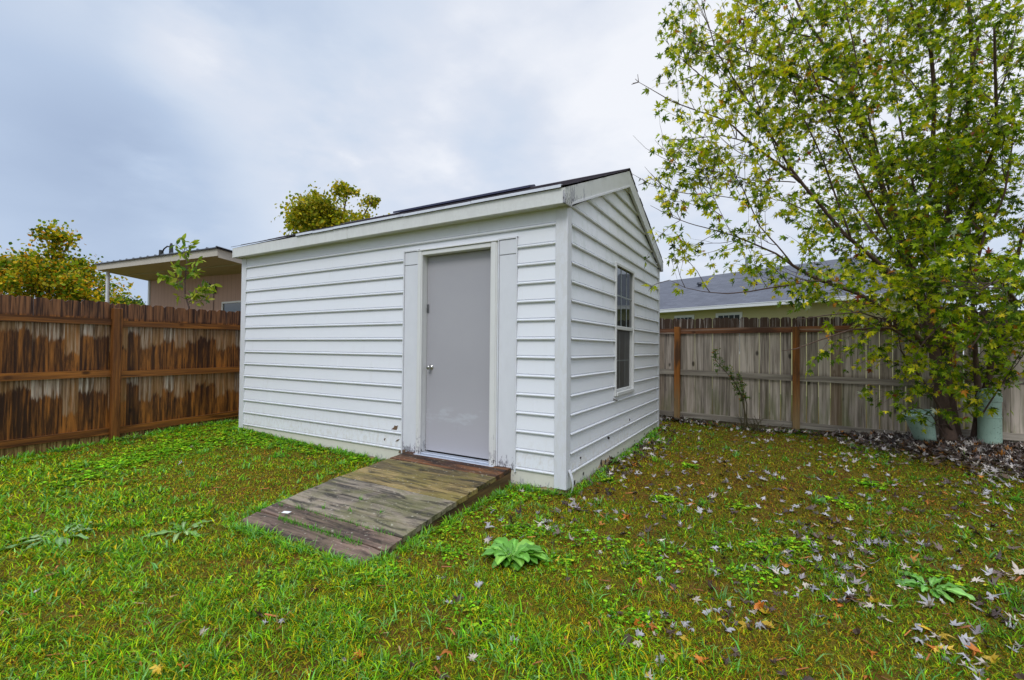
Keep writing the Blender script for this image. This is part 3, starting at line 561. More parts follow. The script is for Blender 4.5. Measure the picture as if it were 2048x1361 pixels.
for i in range(12):
    ya, yb = ys[i] - .002, ys[i + 1] + (.004 if i < 9 else .010); za, zb_ = float(ramp_top(ya)), float(ramp_top(yb)); j = [random.uniform(-.003, .003) for _ in range(2)]
    xa, xb = -1.765 + .0065 * i + random.uniform(-.008, .008), -.522 + .0078 * i + random.uniform(-.006, .006)
    if i == 11: xa, xb = -1.70, -.45
    th = .036; e = .004
    mb = MB()
    segs = 14; xs = np.linspace(xa, xb, segs + 1); rows = []
    for s_ in range(segs + 1):
        x_ = xs[s_]; wv = .003 * (vnoise(x_, i * 3.3, 2.2, 1) - .5); en = .012 if s_ in (0, segs) and i == 11 else 0
        rows.append([(x_, ya - en, za - th + wv), (x_, ya - en, za - e + wv), (x_, ya - e - en, za + wv), (x_, yb + e + en, zb_ + j[0] * (s_ / segs) + wv), (x_, yb + en, zb_ - e + wv), (x_, yb + en, max(zb_ - th, -.02) + wv)])
    vs = [p for r_ in rows for p in r_]; fs = [(s_ * 6 + k, (s_ + 1) * 6 + k, (s_ + 1) * 6 + (k + 1) % 6, s_ * 6 + (k + 1) % 6) for s_ in range(segs) for k in range(6)] + [tuple(range(6)), tuple(range(segs * 6 + 5, segs * 6 - 1, -1))]
    mb.add(vs, fs, (random.random(), random.random(), random.random())); mb.build('plank', M_P[mi[i]], ramp)
m, t, b, c, off, oc, *_ = m_wood('stringer_wood', (.19, .105, .035), (.030, .018, .010), (24, 24, 1.2), .6, False, axis='y'); t.put(b.inputs['Base Color'], c)
for x_ in (-.566, -1.1, -1.745):
    mb = MB(); mb.prism([(-.003, -.03), (-.003, .110), (-1.02, .063), (-1.50, .03), (-1.50, -.03)], 'x', x_, x_ + .038, (random.random(), .3, .5)); mb.v = [(a - b_ * .052, b_, c_) for a, b_, c_ in mb.v]; mb.build('stringer', m, ramp)
mb = MB(); mb.add([(-1.47, -1.60, .0635), (-1.41, -1.585, .0650), (-1.405, -1.615, .0630), (-1.46, -1.63, .0620), (-1.47, -1.60, .0645), (-1.41, -1.585, .0662), (-1.405, -1.615, .0645), (-1.46, -1.63, .0635)], [(3, 2, 1, 0), (4, 5, 6, 7), (0, 1, 5, 4), (1, 2, 6, 5), (2, 3, 7, 6), (3, 0, 4, 7)]); tag(mb.build('paper_scrap', simple('white_paper', (.75, .76, .78), .6)), 'small white paper scrap lying on the lower boards of the ramp', 'litter')
def at(x, y, d): return tuple(CAM + d * (CF + (x - 1024) / 907.4 * CR - (y - 680.5) / 907.4 * CU))      # measured point at a chosen distance
# ---------------------------------------------------------------- fences
def m_fence_left(kind):
    m, t, b, c0, off, oc, n, n2, pc = m_wood('stained_' + kind, (.36, .135, .026), (.030, .012, .006), (38, 38, 1.7), .40, True, .22, contrast=1.7, axis='y' if kind == 'rail' else 'z')
    o_ = t.xyz(oc); z = o_[2]; y = o_[1]
    if kind == 'picket':
        jag = t.noise(t.comb(t.math('MULTIPLY', pc[0], 40.0), t.math('MULTIPLY', y, 24.0), t.math('MULTIPLY', z, 2.2)), 1.0, 4, .7)
        wide = t.noise(t.comb(pc[0], t.math('MULTIPLY', y, 1.6), 0.0), 1.0, 2)
        w_ = t.math('ADD', t.math('MULTIPLY', jag, .34), t.math('MULTIPLY', t.math('SUBTRACT', t.math('ADD', t.math('MULTIPLY', wide, 1.6), pc[1]), .9), .30)); pale = None
        for zr, k in ((1.50, .80), (.845, .95)):
            d = t.math('SUBTRACT', zr, z); inside = t.math('MULTIPLY', t.math('GREATER_THAN', d, -.005), t.sstep(t.math('SUBTRACT', t.math('MULTIPLY', w_, k), d), -.02, .035)); pale = inside if pale is None else t.math('MAXIMUM', pale, inside)
        low = t.sstep(z, .17, .11); pale = t.math('MULTIPLY', pale, t.math('SUBTRACT', t.math('MULTIPLY', t.noise(t.scale(off, (45, 45, 1.6)), 1.0, 5, .7), 3.4), .95), True)
        pw = t.mix(t.sstep(n, .40, .62), (.13, .08, .04), (.56, .48, .40)); pw = t.mix(t.math('MULTIPLY', pc[2], .9), pw, t.mix(n, (.12, .05, .015), (.42, .22, .07)))
        deep = t.mix(t.math('MULTIPLY', t.sstep(t.noise(t.scale(off, (14, 14, 1.3)), 1, 6, .75), .42, .60), .85), c0, (.032, .014, .008))
        c = t.mix(pale, deep, pw); c = t.mix(low, c, t.mix(t.sstep(n, .4, .6), (.13, .065, .02), (.42, .27, .10)))
        top = t.sstep(z, 1.56, 1.60); c = t.mix(top, c, t.mix(t.sstep(n, .36, .66), (.030, .014, .010), (.24, .105, .045)))
    else: c = t.mix(t.math('MULTIPLY', t.sstep(n2, .42, .66), .75), c0, (.05, .02, .010)); c = t.mix(.12, c, (.34, .12, .02))
    t.put(b.inputs['Base Color'], c); return m
def m_fence_right(kind):
    P_ = {'picket': ((.60, .52, .44), (.095, .072, .055)), 'rail': ((.46, .41, .34), (.15, .125, .10)), 'post': ((.36, .13, .022), (.075, .03, .010)), 'toprail': ((.33, .13, .05), (.09, .035, .018))}[kind]
    ax = 'x' if 'rail' in kind else 'z'
    m, t, b, c, off, oc, n, n2, pc = m_wood('weathered_' + kind, P_[0], P_[1], (36, 36, 1.5), .7, kind != 'rail', .25, (.12, .14, .035) if kind == 'picket' else None, ax)
    z = t.xyz(oc)[2]
    if kind == 'picket':
        c = t.mix(t.math('MULTIPLY', t.sstep(pc[2], .72, .95), .5), c, t.mix(n, (.15, .09, .05), (.38, .26, .16)))
        br = t.mix(t.sstep(n, .5, .66), (.055, .032, .020), (.33, .29, .26)); top = t.sstep(t.math('ADD', z, t.math('MULTIPLY', n, .12)), 1.60, 1.66); c = t.mix(top, c, br)
        c = t.mix(t.math('MULTIPLY', t.sstep(z, .12, .04), .8), c, (.24, .16, .07))
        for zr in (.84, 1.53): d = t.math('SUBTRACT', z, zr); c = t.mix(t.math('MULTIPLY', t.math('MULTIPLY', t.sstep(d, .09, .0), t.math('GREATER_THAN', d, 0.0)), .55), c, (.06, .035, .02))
    if kind == 'toprail': c = t.mix(t.math('MULTIPLY', t.sstep(n2, .50, .66), .85), c, (.30, .26, .21)); c = t.mix(t.math('MULTIPLY', t.sstep(t.noise(t.scale(off, (1.5, 9, 9)), 1, 5), .46, .62), .75), c, (.05, .022, .014))
    if kind == 'post': c = t.mix(t.math('MULTIPLY', t.sstep(t.noise(t.scale(off, (9, 9, 1.5)), 1, 5), .45, .62), .8), c, (.05, .028, .016)); c = t.mix(t.sstep(t.math('ADD', z, n2), 1.4, .6), c, t.mix(n, (.13, .085, .04), (.36, .24, .11)))
    t.put(b.inputs['Base Color'], c); return m
def picket(mb, u, w_, z0, z1, th, along, face, out, tilt):
    """dog-eared board, front face at `face`, `out` = +1/-1 the way it looks"""
    e = .026; pts = [(u, z0), (u + w_, z0), (u + w_ + tilt, z1 - e), (u + w_ - e + tilt, z1), (u + e + tilt, z1), (u + tilt, z1 - e)]
    col = (random.random(), random.random(), random.random()); a, b_ = face - out * th, face
    if along == 'y': mb.prism(pts, 'x', min(a, b_), max(a, b_), col)
    else: mb.prism([(p, q) for p, q in pts][::-1], 'y', min(a, b_), max(a, b_), col)
RC = lambda: (random.random(), random.random(), random.random())
# left fence (runs along y at x = -5.8)
MLP, MLR, MLO = m_fence_left('picket'), m_fence_left('rail'), m_fence_left('post')
fl = empty('wooden_fence', (-5.8, 0, 0), 'brown stained wooden privacy fence left of the shed, wet with pale streaks', 'fence')
posts = [-3.52, -1.12, 1.28, 3.68]; gzl = lambda y: float(gz(-5.78, y))
ends = [(-5.2, -3.52)] + list(zip(posts[:-1], posts[1:]))
for a, b_ in ends:
    mb = MB(); y = a
    while y < b_ - .01:
        w_ = random.uniform(.132, .141); picket(mb, y, min(w_, b_ - y), gzl(y) - .03, 1.778 + .03 * max(0, y) * .6 + random.uniform(-.008, .008), .017, 'y', -5.8 + random.uniform(-.002, .002), 1, random.uniform(-.003, .003)); y += w_ + .0012
    mb.build('picket_panel', MLP, fl)
    for z0_, z1_, hh in ((1.518, 1.528, .075), (.862, .875, .085), (.115 if b_ < 0 else .135, .14 if b_ < 0 else .20, .085)):
        mb = MB(); a_, c_ = a + .046, b_ - .046; k = 10; col = RC()
        for i in range(k):
            pass
        dz = random.uniform(-.008, .008); vs = []
        for yy_, zz_ in ((a_, z0_ + dz), ((a_ + c_) / 2, (z0_ + z1_) / 2 + random.uniform(-.006, .004)), (c_, z1_)): vs += [(-5.797, yy_, zz_ - hh / 2), (-5.760, yy_, zz_ - hh / 2), (-5.760, yy_, zz_ + hh / 2), (-5.797, yy_, zz_ + hh / 2)]
        mb.add(vs, [(4 * i + k, 4 * i + (k + 1) % 4, 4 * i + 4 + (k + 1) % 4, 4 * i + 4 + k) for i in range(2) for k in range(4)] + [(0, 3, 2, 1), (8, 9, 10, 11)], col); r_ = mb.build('rail', MLR, fl)
for y in posts:
    mb = MB(); mb.box(-5.796, -5.706, y - .045, y + .045, gzl(y) - .05, 1.706, RC(), bev=.004); mb.build('post', MLO, fl)
# right fence (runs along x at y = 4.5)
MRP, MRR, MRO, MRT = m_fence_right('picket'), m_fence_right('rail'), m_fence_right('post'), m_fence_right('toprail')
fr = empty('wooden_fence', (1.8, 4.5, 0), 'weathered grey wooden privacy fence with gaps between pickets, right of the shed', 'fence')
px_posts = [-3.4, -1.62, .13, 1.834, 3.56, 5.28, 7.0]
topz = lambda x: np.interp(x, [-.2, 2.18, 3.06, 3.6, 7], [1.775, 1.748, 1.70, 1.78, 1.78])
zr = {-3.4: (1.55, .863, .153), -1.62: (1.55, .863, .153), .13: (1.553, .862, .150), 1.834: (1.563, .827, .122), 3.56: (1.565, .80, .105), 5.28: (1.60, .90, .17), 7.0: (1.60, .88, .15)}
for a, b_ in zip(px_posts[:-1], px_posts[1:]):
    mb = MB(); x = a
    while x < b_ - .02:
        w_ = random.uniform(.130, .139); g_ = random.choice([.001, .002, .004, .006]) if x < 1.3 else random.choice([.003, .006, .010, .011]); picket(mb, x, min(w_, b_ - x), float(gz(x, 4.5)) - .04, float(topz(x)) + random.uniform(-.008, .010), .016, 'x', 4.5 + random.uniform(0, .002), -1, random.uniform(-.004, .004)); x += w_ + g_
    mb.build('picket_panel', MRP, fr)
    for k in range(3):
        za, zb2 = zr[a][k], zr[b_][k]; 
        if a > 3.5: za = (1.60, .93, .195)[k]
        hh = .088; a_, c_ = a + .047, b_ - .047; vs = []; zm_ = (za + zb2) / 2 + random.uniform(-.008, .004); mb = MB()
        for xx_, zz_ in ((a_, za), ((a_ + c_) / 2, zm_), (c_, zb2)): vs += [(xx_, 4.497, zz_ - hh / 2), (xx_, 4.497, zz_ + hh / 2), (xx_, 4.460, zz_ + hh / 2), (xx_, 4.460, zz_ - hh / 2)]
        mb.add(vs, [(4 * i + j, 4 * i + 4 + j, 4 * i + 4 + (j + 1) % 4, 4 * i + (j + 1) % 4)[::-1] for i in range(2) for j in range(4)] + [(0, 1, 2, 3), (11, 10, 9, 8)], RC()); mb.build('rail', MRT if k == 0 else MRR, fr)
for x in px_posts:
    mb = MB(); mb.box(x - .046, x + .046, 4.405, 4.496, float(gz(x, 4.45)) - .05, 1.625 if x < 1 else 1.60, RC(), bev=.004); mb.build('post', MRO, fr)

# ---------------------------------------------------------------- building beyond the left fence
bl = empty('neighbour_building', (-12.3, 3.0, 0), 'pinkish tan building with flat overhanging roof behind the brown fence', 'building')
M_BF = simple('roof_fascia_cream', (.46, .42, .36), .6, .1, 3); M_SOF = simple('porch_ceiling', (.33, .32, .19), .6, .12, 2.5)
m, t, b = pmat('tan_panelling', .7, .3); oc = objc(t); x = t.xyz(oc)[0]; wv = t.math('ABSOLUTE', t.math('SUBTRACT', t.math('FRACT', t.math('MULTIPLY', x, 4.9)), .5)); n_ = t.noise(t.scale(oc, (25, 1, 1.2)), 1, 5, .6)
c = t.mix(n_, (.36, .225, .17), (.50, .33, .25)); c = t.mix(t.math('MULTIPLY', t.sstep(wv, .46, .49), .6), c, (.16, .10, .08)); t.put(b.inputs['Base Color'], c); M_TAN = m
fz = lambda x, y: 3.414 - (x + 15.63) * (.196 / 6.56) - .115 * (y - 1.75)
mb = MB(); x0, x1 = -15.52, -4.5
for q_ in ((3.02, 3.14, x0, x1, 0),): mb.box(x0, x1, 3.02, 3.14, -.2, 2.98); 
mb.add([(x0, 3.02, 2.98), (x1, 3.02, 2.98), (x1, 3.02, fz(-9.07, 3.02) - .001), (x0, 3.02, fz(x0, 3.02) - .001), (x0, 3.14, 2.98), (x1, 3.14, 2.98), (x1, 3.14, fz(-9.07, 3.14) - .001), (x0, 3.14, fz(x0, 3.14) - .001)], [(0, 1, 2, 3), (5, 4, 7, 6), (1, 5, 6, 2), (4, 0, 3, 7)])
mb.box(x0, x0 + .12, 3.1405, 10, -.2, 2.6); mb.build('wall', M_TAN, bl)
mb = MB(); mb.box(x0 - .05, x0 + .05, 2.985, 3.0195, 0, fz(x0, 3) - .01); mb.build('corner_trim', simple('trim_white_blue', (.60, .64, .66), .5), bl)
def slab(name, mat, dz0, dz1, X0, X1, Y0, Y1, extra=None):
    mb = MB(); vs = [(x_, y_, fz(x_, y_) + dz) for dz in (dz0, dz1) for y_ in (Y0, Y1) for x_ in (X0, X1)]
    mb.add(vs, [(0, 2, 3, 1), (4, 5, 7, 6), (0, 1, 5, 4), (2, 6, 7, 3), (0, 4, 6, 2), (1, 3, 7, 5)]); 
    if extra: extra(mb)
    return mb.build(name, mat, bl)
slab('porch_ceiling', M_SOF, .004, .02, -15.59, -9.11, 1.775, 9)
slab('beam', M_SOF, -.012, .003, -15.5, -9.2, 2.36, 2.40)
slab('fascia', M_BF, 0, .155, -15.63, -9.07, 1.745, 1.773); slab('fascia', M_BF, -.03, .155, -9.098, -9.07, 1.7735, 9); slab('fascia', M_BF, .0, .155, -15.63, -15.60, 1.7735, 9)
def ribs(mb):
    x_ = -15.64
    while x_ < -9.06:
        vs = [(x_ + a, y_, fz(x_, y_) + z_) for y_ in (1.70, 9) for a, z_ in ((0, .178), (.035, .200), (.07, .200), (.105, .178))]; mb.add(vs, [(0, 1, 2, 3), (7, 6, 5, 4), (0, 4, 5, 1), (1, 5, 6, 2), (2, 6, 7, 3)]); x_ += .41
slab('metal_roof', simple('dark_metal_roof', (.07, .075, .09), .4, .2, 3, metal=.4), .157, .179, -15.66, -9.04, 1.70, 9, ribs)
mb = MB(); mb.tube([(-15.45, 1.95, -.1), (-15.45, 1.95, fz(-15.45, 1.95) + .003)], .045, 10); mb.build('porch_post', simple('post_white', (.62, .65, .70), .5), bl)
mb = MB(); mb.tube([(-11.66, 1.74, 3.46), (-11.66, 1.74, 3.60)], [.055, .05], 8); mb.tube([(-11.62, 1.74, 3.53), (-11.52, 1.74, 3.62), (-11.38, 1.75, 3.67), (-11.22, 1.76, 3.64)], .018, 6); mb.tube([(-11.20, 1.76, 3.46), (-11.20, 1.76, 3.66), (-11.20, 1.76, 3.73)], [.05, .04, .02], 8); mb.build('roof_fitting', simple('black_iron', (.02, .02, .022), .5), bl)
mb = MB(); mb.box(-11.72, -11.60, 2.93, 3.015, 2.66, 2.86, bev=.01); mb.tube([(-11.66, 2.95, 2.84), (-11.70, 2.86, 2.92)], .02, 6); lm = mb.build('security_light', simple('lamp_housing', (.03, .032, .035), .5), bl)
mb = MB(); mb.lathe([(.001, 0), (.07, 0), (.10, .10), (.095, .102), (.001, .06)], (-11.72, 2.85, 2.92), 14, M=Matrix.Rotation(R(125), 3, 'X')); mb.build('lamp_head', simple('lamp_glass', (.55, .6, .55), .2), lm, bl.location)
mb = MB(); mb.box(-11.25, -9.3, 2.975, 3.0195, 2.36, 2.405); mb.box(-11.25, -11.205, 2.975, 3.0195, 1.25, 2.3595); mb.box(-11.2045, -9.3, 2.975, 3.0195, 1.2, 1.245); wn = mb.build('window', simple('aluminium_frame', (.62, .62, .58), .4), bl)
mb = MB(); mb.box(-11.204, -9.3, 3.000, 3.016, 1.246, 2.3595); mb.build('pane', M_GL, wn, bl.location)
mb = MB(); mb.box(-11.75, -11.72, 3.005, 3.0195, .2, 2.75); mb.build('seam_strip', simple('seam', (.20, .13, .10)), bl)

# ---------------------------------------------------------------- house beyond the right fence
hs = empty('neighbour_house', (0, 14, 0), 'yellow house with long grey shingled roof and white gutter behind grey fence', 'house')
E0 = np.array([-6.558, 14.563]); ev = np.array([.9212, -.3892]); nv = np.array([.3892, .9212])
def H(s, n, z): p = E0 + s * ev + n * nv; return (p[0], p[1], z)
def hbox(mb, s0, s1, n0, n1, z0, z1): mb.add([H(s, n, z) for z in (z0, z1) for n in (n0, n1) for s in (s0, s1)], [(0, 2, 3, 1), (4, 5, 7, 6), (0, 1, 5, 4), (2, 6, 7, 3), (0, 4, 6, 2), (1, 3, 7, 5)])
m, t, b = pmat('yellow_siding', .55, .35); oc = objc(t); z = t.xyz(oc)[2]; fr_ = t.math('FRACT', t.math('MULTIPLY', z, 8.5)); n_ = t.noise(oc, 2, 4)
c = t.mix(n_, (.44, .41, .20), (.52, .48, .26)); t.put(b.inputs['Base Color'], c); bump(t, b, fr_, .6, .02); M_YE = m
mb = MB(); hbox(mb, -.5, 11.2, .35, .45, -.2, 2.6); hbox(mb, 11.1, 11.2, .4505, 8, -.2, 2.6); mb.build('wall', M_YE, hs)
m, t, b = pmat('grey_roof_shingles', .85, .2); oc = objc(t); rv = t.new('ShaderNodeMapping'); t.put(rv.inputs[0], oc); rv.inputs['Rotation'].default_value = (0, 0, R(22.9)); rr_ = t.xyz(rv.outputs[0])
br = t.new('ShaderNodeTexBrick'); t.put(br.inputs['Vector'], t.comb(rr_[0], t.math('MULTIPLY', rr_[1], 1.08), 0.0)); br.inputs['Scale'].default_value = 1.0; br.inputs['Brick Width'].default_value = .32; br.inputs['Row Height'].default_value = .155; br.inputs['Mortar Size'].default_value = .010; br.inputs['Color1'].default_value = (.085, .092, .115, 1); br.inputs['Color2'].default_value = (.125, .135, .165, 1); br.inputs['Mortar'].default_value = (.07, .07, .085, 1)
n_ = t.noise(oc, 30, 4); t.put(b.inputs['Base Color'], t.mix(.30, br.outputs[0], t.mix(t.noise(oc, 1.3, 5), (.07, .075, .09), (.17, .175, .20)))); bump(t, b, n_, .4, .01)
mb = MB(); rid = [H(-.5 - .4, 4.2, 4.32), H(9.66, 4.2, 4.32)]; ev0 = [H(-.9, 0, 2.63), H(11.46, 0, 2.63), H(11.46, 8.4, 2.63), H(-.9, 8.4, 2.63)]
dn = lambda p: (p[0], p[1], p[2] - .03); T_ = ev0 + rid; mb.add(T_ + [dn(p) for p in T_], [(0, 1, 5, 4), (1, 2, 5), (2, 3, 4, 5), (3, 0, 4), (6, 10, 11, 7), (7, 11, 8), (8, 11, 10, 9), (9, 10, 6), (0, 6, 7, 1), (1, 7, 8, 2)]); mb.build('roof', m, hs)
M_WH = simple('white_gutter', (.66, .68, .70), .4, .06)
mb = MB(); hbox(mb, -.9, 11.5, -.10, -.005, 2.515, 2.615); hbox(mb, -.9, 11.5, -.108, -.10, 2.60, 2.622); mb.build('gutter', M_WH, hs)
mb = MB(); hbox(mb, -.9, 11.46, .0, .349, 2.54, 2.555); mb.build('soffit', M_WH, hs)
for s_, wd in ((5.78, .74), (7.32, .84)):
    mb = MB(); hbox(mb, s_ - wd / 2, s_ + wd / 2, .32, .3495, 2.33, 2.41); hbox(mb, s_ - wd / 2, s_ - wd / 2 + .08, .32, .3495, 1.2, 2.3295); hbox(mb, s_ + wd / 2 - .08, s_ + wd / 2, .32, .3495, 1.2, 2.3295); hbox(mb, s_ - wd / 2, s_ + wd / 2, .31, .3495, 1.12, 1.1995); wn = mb.build('window', M_WH, hs)
    mb = MB(); hbox(mb, s_ - wd / 2 + .081, s_ + wd / 2 - .081, .335, .345, 1.2, 2.329); mb.build('pane', M_GL, wn, hs.location)
    mb = MB(); iw = wd - .162
    for k in (1, 2, 3): hbox(mb, s_ - iw / 2 + iw * k / 4 - .008, s_ - iw / 2 + iw * k / 4 + .008, .329, .3345, 1.2, 2.329)
    hbox(mb, s_ - iw / 2, s_ + iw / 2, .3285, .3345, 2.13, 2.146); mb.build('muntins', M_WH, wn, hs.location)
mb = MB(); mb.tube([(.64, 15.73, 3.95), (.64, 15.73, 4.78)], .055, 10); mb.lathe([(.13, 0), (.06, .12), (.056, .13)], (.64, 15.73, 4.08), 12); mb.build('vent_pipe', simple('pipe_metal', (.20, .23, .28), .5, metal=.2), hs)
mb = MB(); mb.lathe([(.12, 0), (.12, .04), (.06, .06), (.06, .18), (.11, .19), (.09, .26), (.001, .28)], (-.94, 15.01, 3.56), 12); mb.build('roof_vent', simple('vent_dark', (.03, .035, .05), .5), hs)
# ---------------------------------------------------------------- foliage
M_BARK = simple('bark', (.085, .050, .035), .85, .6, 22, bmp=1.0, dirt=((.035, .030, .022), .8)); M_TWIG = simple('twig_bark', (.07, .040, .030), .7, .3, 20)
def leafcol(n, cols, w_): i = rng.choice(len(cols), n, p=np.array(w_) / sum(w_)); return np.clip(np.array(cols)[i] * (1 + rng.normal(0, .18, (n, 1))), .003, 1)
def far_tree(base, H_, blobs, n, ls, cols, w_, label, trunk_r=.16, name='broadleaf_tree'):
    t_ = empty(name, base, label, 'tree'); B = np.array(base); tw = MB(); tops = []
    for (cx_, cy_, cz_, rx, rz_) in blobs: tops.append((cx_, cy_, cz_))
    tr = MB(); zc = min(q[2] for q in tops); tr.tube([B + (0, 0, -.2), B + (.05, 0, zc * .35), B + (-.04, .03, zc * .7), B + (0, 0, zc)], [trunk_r * 1.3, trunk_r, trunk_r * .8, trunk_r * .5], 9)
    L = []; per = [b_[3] ** 2 * b_[4] for b_ in blobs]; tot = sum(per)
    for (cx_, cy_, cz_, rx, rz_), pr in zip(blobs, per):
        C_ = B + (cx_, cy_, cz_); tr.tube([B + (0, 0, zc * .6), B + np.array((cx_ * .5, cy_ * .5, zc * .6 + (cz_ - zc * .6) * .6)), C_ + (0, 0, rz_ * .3)], [trunk_r * .5, trunk_r * .3, .02], 6)
        k = int(n * pr / tot); nc = max(6, int(26 * (pr / tot) ** .5 * 2)); d = unit(rng.normal(0, 1, (nc, 3))); d[:, 2] = np.abs(d[:, 2]) * .9 - .25 * (rng.random(nc) < .5)
        cen = C_ + d * np.array([rx, rx, rz_]) * rng.uniform(.35, 1.0, (nc, 1)) ** .6
        for c_ in cen[::2]: tr.tube([C_ + (c_ - C_) * .1, C_ + (c_ - C_) * .6 + (0, 0, .1), c_], [.035, .02, .008], 4)
        i = rng.integers(0, nc, k); p = cen[i] + rng.normal(0, 1, (k, 3)) * np.array([.20, .20, .17]) * (rx + rz_) * .5 * rng.uniform(.4, 1.25, (nc, 1))[i]
        tone = rng.uniform(.7, 1.25, nc)[i][:, None]; yd = unit(rng.normal(0, 1, (k, 3)) + (0, 0, -.5)); nr = unit(rng.normal(0, .9, (k, 3)) + (0, 0, .6))
        L.append(leaf_arrays(TRI, p, yd, nr, rng.uniform(.7, 1.3, k) * ls, leafcol(k, cols, w_) * tone, .2, .15))
    tr.build('trunk', M_BARK, t_); V, S, I, C = join_arrays(L); o = np_mesh('crown', V, S, I, C, M_LEAF, t_, org=base); return t_
YG = [(.17, .24, .010), (.36, .32, .012), (.55, .38, .015), (.08, .15, .010), (.55, .24, .01)]
b0 = at(95, 600, 25); far_tree((b0[0], b0[1], 0), 8, [(.2, .1, 6.4, 1.0, 1.9), (.1, .1, 5.2, 1.9, 1.6), (.3, .2, 4.4, 2.7, 1.8), (-2.4, -1.5, 4.8, 1.9, 1.7), (-4.5, -2, 4.6, 2.0, 1.9), (1.6, 1.2, 3.6, 1.7, 1.0)], 15000, .17, YG, [3, 3, 2, 2, 1.2], 'tall tree turning yellow behind the brown fence at the left')
b0 = at(238, 600, 30); far_tree((b0[0], b0[1], 0), 5, [(0, 0, 3.8, 1.1, .8), (.8, .5, 3.5, .9, .6)], 2600, .16, [(.06, .12, .012), (.12, .17, .02), (.25, .24, .02)], [3, 2, 1], 'low round green tree seen under the flat porch roof', .1)
b0 = at(665, 470, 20); dr = CR * 1.0
far_tree((b0[0], b0[1], 0), 9, [tuple(dr[:2] * .65) + (7.95, .62, .75), tuple(dr[:2] * -.75) + (7.35, .62, .7), tuple(dr[:2] * -1.75) + (6.7, .6, .7), tuple(dr[:2] * 1.7) + (7.55, .5, .5), (0, 0, 6.3, 1.9, 1.3)], 11500, .125, [(.26, .30, .012), (.40, .35, .014), (.52, .38, .018), (.12, .17, .012)], [3, 3, 1.5, 1.5], 'olive green tree rising behind the shed roof', .18)

